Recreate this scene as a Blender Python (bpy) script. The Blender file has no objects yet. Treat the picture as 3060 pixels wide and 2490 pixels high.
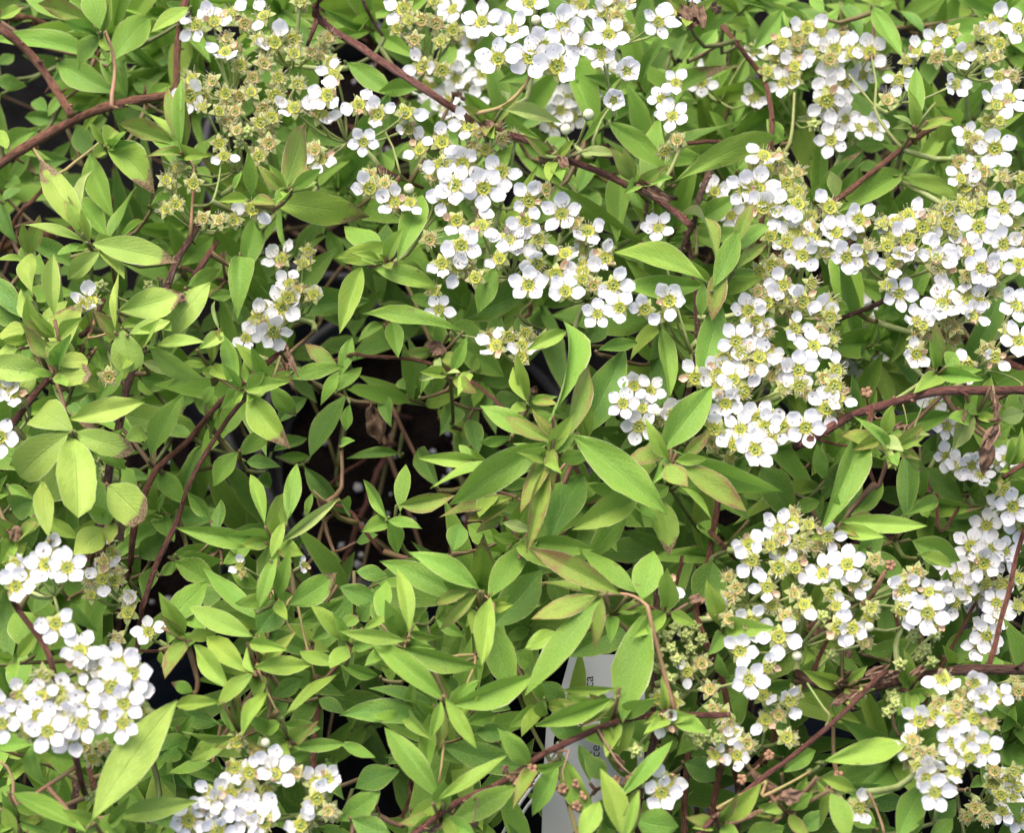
import bpy, math, random
from mathutils import Vector, Matrix, noise

random.seed(7)
R = math.radians
scene = bpy.context.scene
COL = scene.collection

# ------------------------------------------------------------------ camera
CANOPY = 0.31                      # height of the leaf canopy above the ground
TILT = R(28)                       # camera tilt away from straight down
DIST = 0.44
VIEW_W = 0.24                      # width of the picture at the canopy
cam_dir = Vector((0, -math.sin(TILT), math.cos(TILT)))      # from canopy to camera
CAM = Vector((0, 0, CANOPY)) + cam_dir * DIST
cam_right = Vector((1, 0, 0))
cam_up = cam_dir.cross(cam_right)
cd = bpy.data.cameras.new('camera')
cd.sensor_width = 36
cd.lens = 36 * DIST / VIEW_W
cd.clip_start = 0.01
cd.clip_end = 200
cd.dof.use_dof = True
cd.dof.focus_distance = DIST + 0.004
cd.dof.aperture_fstop = 22
cam = bpy.data.objects.new('camera', cd)
COL.objects.link(cam)
cam.location = CAM
cam.rotation_euler = (TILT, 0, 0)
scene.camera = cam

# ------------------------------------------------------------------ sky, sun, exposure
SUN_EL, SUN_AZ = R(62), R(-25)
w = bpy.data.worlds.new('World')
scene.world = w
w.use_nodes = True
nt = w.node_tree
nt.nodes.clear()
sky = nt.nodes.new('ShaderNodeTexSky')
sky.sky_type = 'NISHITA'
sky.sun_disc = False
sky.sun_elevation = SUN_EL
sky.sun_rotation = SUN_AZ
sky.air_density = 0.7
sky.dust_density = 6.0
sky.ozone_density = 0.4
bg = nt.nodes.new('ShaderNodeBackground')
bg.inputs['Strength'].default_value = 0.14
wo = nt.nodes.new('ShaderNodeOutputWorld')
nt.links.new(sky.outputs[0], bg.inputs[0])
nt.links.new(bg.outputs[0], wo.inputs[0])
sd = bpy.data.lights.new('sun', 'SUN')
sd.energy = 1.5
sd.angle = R(45)
sd.color = (1.0, 0.965, 0.91)
sun = bpy.data.objects.new('sun', sd)
COL.objects.link(sun)
sun.rotation_euler = (math.pi / 2 - SUN_EL, 0, math.pi - SUN_AZ)
scene.view_settings.view_transform = 'Standard'
scene.view_settings.look = 'None'
scene.view_settings.exposure = 1.1
scene.view_settings.gamma = 1
scene.view_settings.use_curve_mapping = False
scene.cycles.max_bounces = 5
scene.cycles.diffuse_bounces = 2
scene.cycles.glossy_bounces = 2
scene.cycles.transmission_bounces = 4

# ------------------------------------------------------------------ picture units -> places
# positions were measured on a 640 x 521 grid laid over the photograph; heights are real
UNIT = VIEW_W / 640.0
LEVELS = [0.334, 0.317, 0.298, 0.268, 0.225, 0.18]

def height(l):
    l = max(0.0, min(4.999, l))
    i = int(l)
    return LEVELS[i] + (LEVELS[i + 1] - LEVELS[i]) * (l - i)

def at(x, y, h):
    a = (x / 640.0 - 0.5) * VIEW_W / DIST
    b = (0.5 - y / 520.8) * VIEW_W * (834.0 / 1024.0) / DIST
    d = cam_right * a + cam_up * b - cam_dir
    t = (h - CAM.z) / d.z
    return CAM + d * t

def unit_at(p):
    return UNIT * (CAM - p).dot(cam_dir) / DIST

def project(p):
    q = p - CAM
    dep = -q.dot(cam_dir)
    a = q.dot(cam_right) / dep * DIST / VIEW_W
    b = q.dot(cam_up) / dep * DIST / (VIEW_W * 834.0 / 1024.0)
    return (a + 0.5) * 640.0, (0.5 - b) * 520.8

def rv(s=1.0):
    return Vector((random.uniform(-s, s), random.uniform(-s, s), random.uniform(-s, s)))

# ------------------------------------------------------------------ materials
def new_mat(name):
    m = bpy.data.materials.new(name)
    m.use_nodes = True
    m.node_tree.nodes.clear()
    return m, m.node_tree

class N:
    """tiny node helper"""
    def __init__(self, t): self.t = t
    def add(self, typ, **kw):
        n = self.t.nodes.new(typ)
        for k, v in kw.items(): setattr(n, k, v)
        return n
    def link(self, a, b): self.t.links.new(a, b)
    def put(self, sock, v):
        if hasattr(v, 'is_output') or hasattr(v, 'links'): self.link(v, sock)
        else: sock.default_value = v
    def math(self, op, a, b=0.0, clamp=False):
        n = self.add('ShaderNodeMath', operation=op, use_clamp=clamp)
        self.put(n.inputs[0], a); self.put(n.inputs[1], b)
        return n.outputs[0]
    def mix(self, f, a, b, blend='MIX'):
        n = self.add('ShaderNodeMix', data_type='RGBA', blend_type=blend)
        self.put(n.inputs[0], f); self.put(n.inputs[6], a); self.put(n.inputs[7], b)
        return n.outputs[2]
    def ramp(self, v, lo, hi):
        n = self.add('ShaderNodeMapRange', interpolation_type='SMOOTHSTEP')
        self.put(n.inputs[0], v)
        n.inputs[1].default_value = lo; n.inputs[2].default_value = hi
        return n.outputs[0]
    def noise(self, vec, scale, detail=3, rough=.55):
        n = self.add('ShaderNodeTexNoise')
        if vec is not None: self.link(vec, n.inputs['Vector'])
        n.inputs['Scale'].default_value = scale
        n.inputs['Detail'].default_value = detail
        n.inputs['Roughness'].default_value = rough
        return n.outputs['Fac']

def leaf_material(name, from_object=True):
    m, t = new_mat(name)
    k = N(t)
    out = k.add('ShaderNodeOutputMaterial')
    uv = k.add('ShaderNodeUVMap').outputs[0]
    sep = k.add('ShaderNodeSeparateXYZ'); k.link(uv, sep.inputs[0])
    u, v = sep.outputs[0], sep.outputs[1]
    geo = k.add('ShaderNodeNewGeometry')
    if from_object:
        oi = k.add('ShaderNodeObjectInfo')
        base, brown, rnd = oi.outputs['Color'], oi.outputs['Alpha'], oi.outputs['Random']
        red = k.math('MINIMUM', oi.outputs['Object Index'], 1.0)
    else:
        at_ = k.add('ShaderNodeAttribute', attribute_name='tint')
        base, brown, rnd, red = at_.outputs['Color'], 0.0, 0.0, 0.0
    tc = k.add('ShaderNodeTexCoord')
    mp = k.add('ShaderNodeVectorMath', operation='ADD')
    k.link(geo.outputs['Position'], mp.inputs[0])
    big = k.noise(mp.outputs[0], 190, 2, .65)
    fine = k.noise(mp.outputs[0], 2600, 1)
    au = k.math('ABSOLUTE', k.math('SUBTRACT', u, 0.5))            # 0 midrib .. 0.5 margin
    col = k.mix(k.math('MULTIPLY', k.ramp(big, .35, .7), .35), base, (0.15, 0.31, 0.030, 1))
    # paler yellowish towards the margin and the tip, as young blades are
    col = k.mix(k.math('MULTIPLY', k.ramp(au, .18, .5), .25), col, (0.34, 0.44, 0.035, 1))
    # midrib and side veins
    rib = k.math('SUBTRACT', 1.0, k.ramp(au, .006, .03))
    col = k.mix(k.math('MULTIPLY', rib, .30), col, (0.30, 0.44, 0.07, 1))
    vv = k.math('SUBTRACT', k.math('MULTIPLY', v, 8.0), k.math('MULTIPLY', au, 7.0))
    vein = k.ramp(k.math('ABSOLUTE', k.math('SUBTRACT', k.math('FRACT', vv), .5)), 0.0, .16)
    vein = k.math('SUBTRACT', 1.0, vein)
    col = k.mix(k.math('MULTIPLY', vein, .05), col, (0.30, 0.44, 0.07, 1))
    # bronze young leaves
    rm = k.math('MULTIPLY', red, k.math('ADD', k.math('MULTIPLY', k.ramp(k.math('ADD', k.math('MULTIPLY', au, 1.3), k.math('MULTIPLY', k.math('SUBTRACT', big, .5), .8)), .30, .62), .65),
                                       k.math('MULTIPLY', k.ramp(k.math('ADD', v, k.math('MULTIPLY', k.math('SUBTRACT', big, .5), 1.2)), .5, 1.1), .55)), clamp=True)
    col = k.mix(rm, col, (0.25, 0.105, 0.055, 1))
    # downy whitish margin
    edge = k.ramp(k.math('ADD', au, k.math('ADD', k.math('MULTIPLY', k.math('SUBTRACT', fine, .5), .05), k.math('MULTIPLY', k.math('SUBTRACT', big, .55), .10))), .462, .494)
    col = k.mix(k.math('MULTIPLY', edge, .62), col, (0.56, 0.58, 0.36, 1))
    # withered brown tips
    bt = k.ramp(k.math('ADD', k.math('ADD', v, k.math('MULTIPLY', k.math('SUBTRACT', big, .5), .45)), k.math('MULTIPLY', au, .22)), .80, .89)
    bt = k.math('MULTIPLY', bt, k.math('SUBTRACT', 1.0, brown)) if from_object else 0.0
    col = k.mix(bt, col, k.mix(k.ramp(fine, .35, .65), (0.15, 0.075, 0.042, 1), (0.30, 0.19, 0.13, 1)))
    # small blemishes
    spot = k.ramp(k.noise(mp.outputs[0], 420, 1), .75, .79)
    col = k.mix(k.math('MULTIPLY', spot, .5), col, (0.13, 0.09, 0.04, 1))
    # greener towards the stalk, yellower towards the tip
    col = k.mix(k.math('MULTIPLY', k.ramp(v, .85, .0), .22), col, (0.085, 0.22, 0.040, 1))
    # underside paler and greyer
    col = k.mix(k.math('MULTIPLY', geo.outputs['Backfacing'], .55), col, (0.36, 0.42, 0.20, 1))
    col = k.mix(k.math('MULTIPLY', k.ramp(fine, .3, .75), .22), col, (0.42, 0.50, 0.16, 1))
    bump = k.add('ShaderNodeBump')
    bump.inputs['Strength'].default_value = .45
    bump.inputs['Distance'].default_value = .0006
    hgt = k.math('ADD', k.math('MULTIPLY', k.math('ADD', rib, k.math('MULTIPLY', vein, .25)), -.5), k.math('MULTIPLY', fine, .5))
    k.link(hgt, bump.inputs['Height'])
    p = k.add('ShaderNodeBsdfPrincipled')
    k.link(col, p.inputs['Base Color'])
    p.inputs['Roughness'].default_value = .52
    p.inputs['Specular IOR Level'].default_value = .22
    p.inputs['Sheen Weight'].default_value = .05
    p.inputs['Sheen Roughness'].default_value = .5
    k.link(bump.outputs[0], p.inputs['Normal'])
    tr = k.add('ShaderNodeBsdfTranslucent')
    k.link(k.mix(.5, col, (0.23, 0.44, 0.045, 1)), tr.inputs['Color'])
    k.link(bump.outputs[0], tr.inputs['Normal'])
    ms = k.add('ShaderNodeMixShader')
    ms.inputs[0].default_value = .30
    k.link(p.outputs[0], ms.inputs[1]); k.link(tr.outputs[0], ms.inputs[2])
    k.link(ms.outputs[0], out.inputs[0])
    return m

def simple_mat(name, c1, c2, scale, rough=.6, bump=.3, bdist=.0003, transl=0.0, tint=False, spec=.35, stretch=None, specks=False):
    m, t = new_mat(name)
    k = N(t)
    out = k.add('ShaderNodeOutputMaterial')
    tc = k.add('ShaderNodeTexCoord')
    geo = k.add('ShaderNodeNewGeometry')
    pos = geo.outputs['Position']
    if stretch:
        mp = k.add('ShaderNodeMapping')
        mp.inputs['Scale'].default_value = stretch
        k.link(k.add('ShaderNodeUVMap').outputs[0], mp.inputs[0])
        pos = mp.outputs[0]
    n = k.noise(pos, scale, 2, .6)
    col = k.mix(k.ramp(n, .3, .7), c1 + (1,), c2 + (1,))
    if specks:
        col = k.mix(k.math('MULTIPLY', k.ramp(k.noise(pos, 1100, 0), .76, .80), .75), col, (.12, .10, .09, 1))
    if tint:
        oi = k.add('ShaderNodeObjectInfo')
        col = k.mix(1.0, col, oi.outputs['Color'], 'MULTIPLY')
    p = k.add('ShaderNodeBsdfPrincipled')
    k.link(col, p.inputs['Base Color'])
    p.inputs['Roughness'].default_value = rough
    p.inputs['Specular IOR Level'].default_value = spec
    if bump:
        b = k.add('ShaderNodeBump')
        b.inputs['Strength'].default_value = bump
        b.inputs['Distance'].default_value = bdist
        k.link(k.noise(pos, scale * 3, 1), b.inputs['Height'])
        k.link(b.outputs[0], p.inputs['Normal'])
    if transl:
        tr = k.add('ShaderNodeBsdfTranslucent'); k.link(col, tr.inputs[0])
        ms = k.add('ShaderNodeMixShader'); ms.inputs[0].default_value = transl
        k.link(p.outputs[0], ms.inputs[1]); k.link(tr.outputs[0], ms.inputs[2])
        k.link(ms.outputs[0], out.inputs[0])
    else:
        k.link(p.outputs[0], out.inputs[0])
    return m

M = {}
M['leaf'] = leaf_material('leaf_blade')
M['leaf_mass'] = leaf_material('leaf_blade_mass', False)
M['petal'] = simple_mat('white_petal', (.88, .88, .90), (.82, .82, .845), 350, .6, .12, .0002, transl=.30, spec=.2, specks=True)
M['petal_old'] = simple_mat('fading_petal', (.80, .60, .44), (.72, .48, .30), 500, .65, .4, .0003, transl=.2)
M['sepal'] = simple_mat('pale_green_sepal', (.31, .37, .10), (.42, .45, .19), 600, .6, .3, .0002, transl=.2)
M['disc'] = simple_mat('yellow_nectar_disc', (.52, .51, .06), (.42, .46, .07), 900, .5, .3, .0002, transl=.2, spec=.3)
M['disc_old'] = simple_mat('ochre_nectar_disc', (.46, .32, .09), (.52, .43, .16), 900, .5, .4, .0002)
M['carpel'] = simple_mat('green_carpel', (.44, .52, .18), (.34, .43, .12), 900, .4, .2)
M['filament'] = simple_mat('pale_filament', (.78, .76, .62), (.66, .60, .36), 900, .6, 0, transl=.2)
M['anther'] = simple_mat('brown_anther', (.36, .24, .11), (.55, .43, .18), 1200, .7, 0)
M['pedicel'] = simple_mat('green_flower_stalk', (.34, .42, .13), (.46, .52, .22), 300, .5, .2, transl=.1)
M['bark'] = simple_mat('red_brown_bark', (.070, .027, .018), (.34, .165, .115), 9, .45, 1.0, .0009, tint=True, stretch=(3, .4, 1))
M['twig'] = simple_mat('young_twig_bark', (.26, .22, .10), (.30, .17, .11), 220, .55, .4, tint=True)
M['dried'] = simple_mat('dried_brown_capsule', (.22, .13, .075), (.36, .21, .12), 700, .8, .7, .0004)
M['dead_leaf'] = simple_mat('withered_leaf', (.13, .075, .045), (.24, .15, .10), 260, .8, .8, .0005, transl=.15)
M['bud'] = simple_mat('cream_bud', (.80, .80, .62), (.70, .73, .45), 500, .5, .1, transl=.15)
M['plastic'] = simple_mat('black_pot_plastic', (.018, .018, .020), (.026, .026, .028), 60, .5, .3, .0003, spec=.3)
M['soil'] = simple_mat('dark_potting_soil', (.004, .003, .003), (.010, .007, .006), 180, .95, 1.0, .002, spec=.05)
M['mat'] = simple_mat('black_ground_fabric', (.004, .004, .004), (.007, .007, .007), 90, 1.0, .6, .001, spec=.0)
M['perlite'] = simple_mat('white_perlite', (.40, .40, .42), (.30, .30, .31), 300, .9, .5, .0004)
M['label'] = simple_mat('white_label_plastic', (.60, .61, .63), (.56, .57, .59), 40, .4, .05, transl=.1)
M['ink'] = simple_mat('black_print', (.015, .015, .018), (.04, .04, .045), 800, .6, 0)
M['string'] = simple_mat('white_string', (.70, .70, .68), (.55, .55, .53), 900, .7, .6, .0003)

# ------------------------------------------------------------------ mesh helpers
class MB:
    def __init__(self):
        self.v, self.f, self.m, self.uv = [], [], [], []
    def face(self, idx, mat=0, uv=None):
        self.f.append(tuple(idx)); self.m.append(mat)
        self.uv.append(uv if uv else [(0.5, 0.3)] * len(idx))
    def tube(self, pts, rad, sides=6, mat=0, cap=True):
        n0 = len(self.v)
        n = len(pts)
        up = Vector((0.31, 0.2, 0.93)).normalized()
        L = 0.0
        ls = []
        for i in range(n):
            if i: L += (pts[i] - pts[i - 1]).length
            ls.append(L)
        for i in range(n):
            d = (pts[min(i + 1, n - 1)] - pts[max(i - 1, 0)])
            d = d.normalized() if d.length > 1e-9 else Vector((0, 0, 1))
            x = d.cross(up)
            x = x.normalized() if x.length > 1e-4 else d.orthogonal().normalized()
            y = d.cross(x)
            r = rad[i] if isinstance(rad, (list, tuple)) else rad
            for s in range(sides):
                a = 2 * math.pi * s / sides
                self.v.append(pts[i] + (x * math.cos(a) + y * math.sin(a)) * r)
        for i in range(n - 1):
            for s in range(sides):
                s2 = (s + 1) % sides
                self.face((n0 + i * sides + s, n0 + i * sides + s2, n0 + (i + 1) * sides + s2, n0 + (i + 1) * sides + s), mat,
                          [(s / sides, ls[i] * 100), ((s + 1) / sides, ls[i] * 100), ((s + 1) / sides, ls[i + 1] * 100), (s / sides, ls[i + 1] * 100)])
        if cap:
            self.face([n0 + s for s in range(sides)][::-1], mat)
            self.face([n0 + (n - 1) * sides + s for s in range(sides)], mat)
    def ball(self, c, r, mat=0, seg=6, rings=4, squash=1.0, axis=None, jit=0.0):
        n0 = len(self.v)
        z = axis.normalized() if axis else Vector((0, 0, 1))
        x = z.orthogonal().normalized(); y = z.cross(x)
        self.v.append(c + z * r * squash)
        for i in range(1, rings):
            ph = math.pi * i / rings
            for s in range(seg):
                a = 2 * math.pi * s / seg
                rr = r * (1 + random.uniform(-jit, jit))
                self.v.append(c + (x * math.cos(a) + y * math.sin(a)) * rr * math.sin(ph) + z * rr * squash * math.cos(ph))
        self.v.append(c - z * r * squash)
        last = len(self.v) - 1
        for s in range(seg):
            s2 = (s + 1) % seg
            self.face((n0, n0 + 1 + s, n0 + 1 + s2), mat)
            for i in range(rings - 2):
                b = n0 + 1 + i * seg
                self.face((b + s, b + seg + s, b + seg + s2, b + s2), mat)
            b = n0 + 1 + (rings - 2) * seg
            self.face((b + s, last, b + s2), mat)
    def mesh(self, name, mats, smooth=True, tint=None):
        me = bpy.data.meshes.new(name)
        me.from_pydata([tuple(p) for p in self.v], [], self.f)
        for mm in mats: me.materials.append(mm)
        me.polygons.foreach_set('material_index', self.m)
        me.polygons.foreach_set('use_smooth', [smooth] * len(self.f))
        ul = me.uv_layers.new(name='UVMap')
        flat = [c for u in self.uv for q in u for c in q]
        ul.data.foreach_set('uv', flat)
        if tint is not None:
            a = me.color_attributes.new('tint', 'FLOAT_COLOR', 'POINT')
            a.data.foreach_set('color', [c for q in tint for c in q])
        me.update()
        return me

def link(name, mesh, parent=None, loc=(0, 0, 0)):
    o = bpy.data.objects.new(name, mesh)
    COL.objects.link(o)
    o.location = loc
    if parent is not None: o.parent = parent
    return o

def tag(o, label, cat, group=None, kind=None):
    if label: o['label'] = label
    if cat: o['category'] = cat
    if group: o['group'] = group
    if kind: o['kind'] = kind
    return o

def smooth_path(pts, step=0.004):
    """Catmull-Rom through the points"""
    if len(pts) < 3:
        a, b = pts[0], pts[-1]
        n = max(2, int((b - a).length / step))
        return [a.lerp(b, i / n) for i in range(n + 1)]
    P = [pts[0] * 2 - pts[1]] + list(pts) + [pts[-1] * 2 - pts[-2]]
    out = []
    for i in range(1, len(P) - 2):
        n = max(2, int((P[i + 1] - P[i]).length / step))
        for j in range(n):
            t = j / n
            a, b, c, d = P[i - 1], P[i], P[i + 1], P[i + 2]
            out.append(0.5 * ((2 * b) + (c - a) * t + (2 * a - 5 * b + 4 * c - d) * t * t + (3 * b - a - 3 * c + d) * t ** 3))
    out.append(P[-2])
    return out

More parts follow.
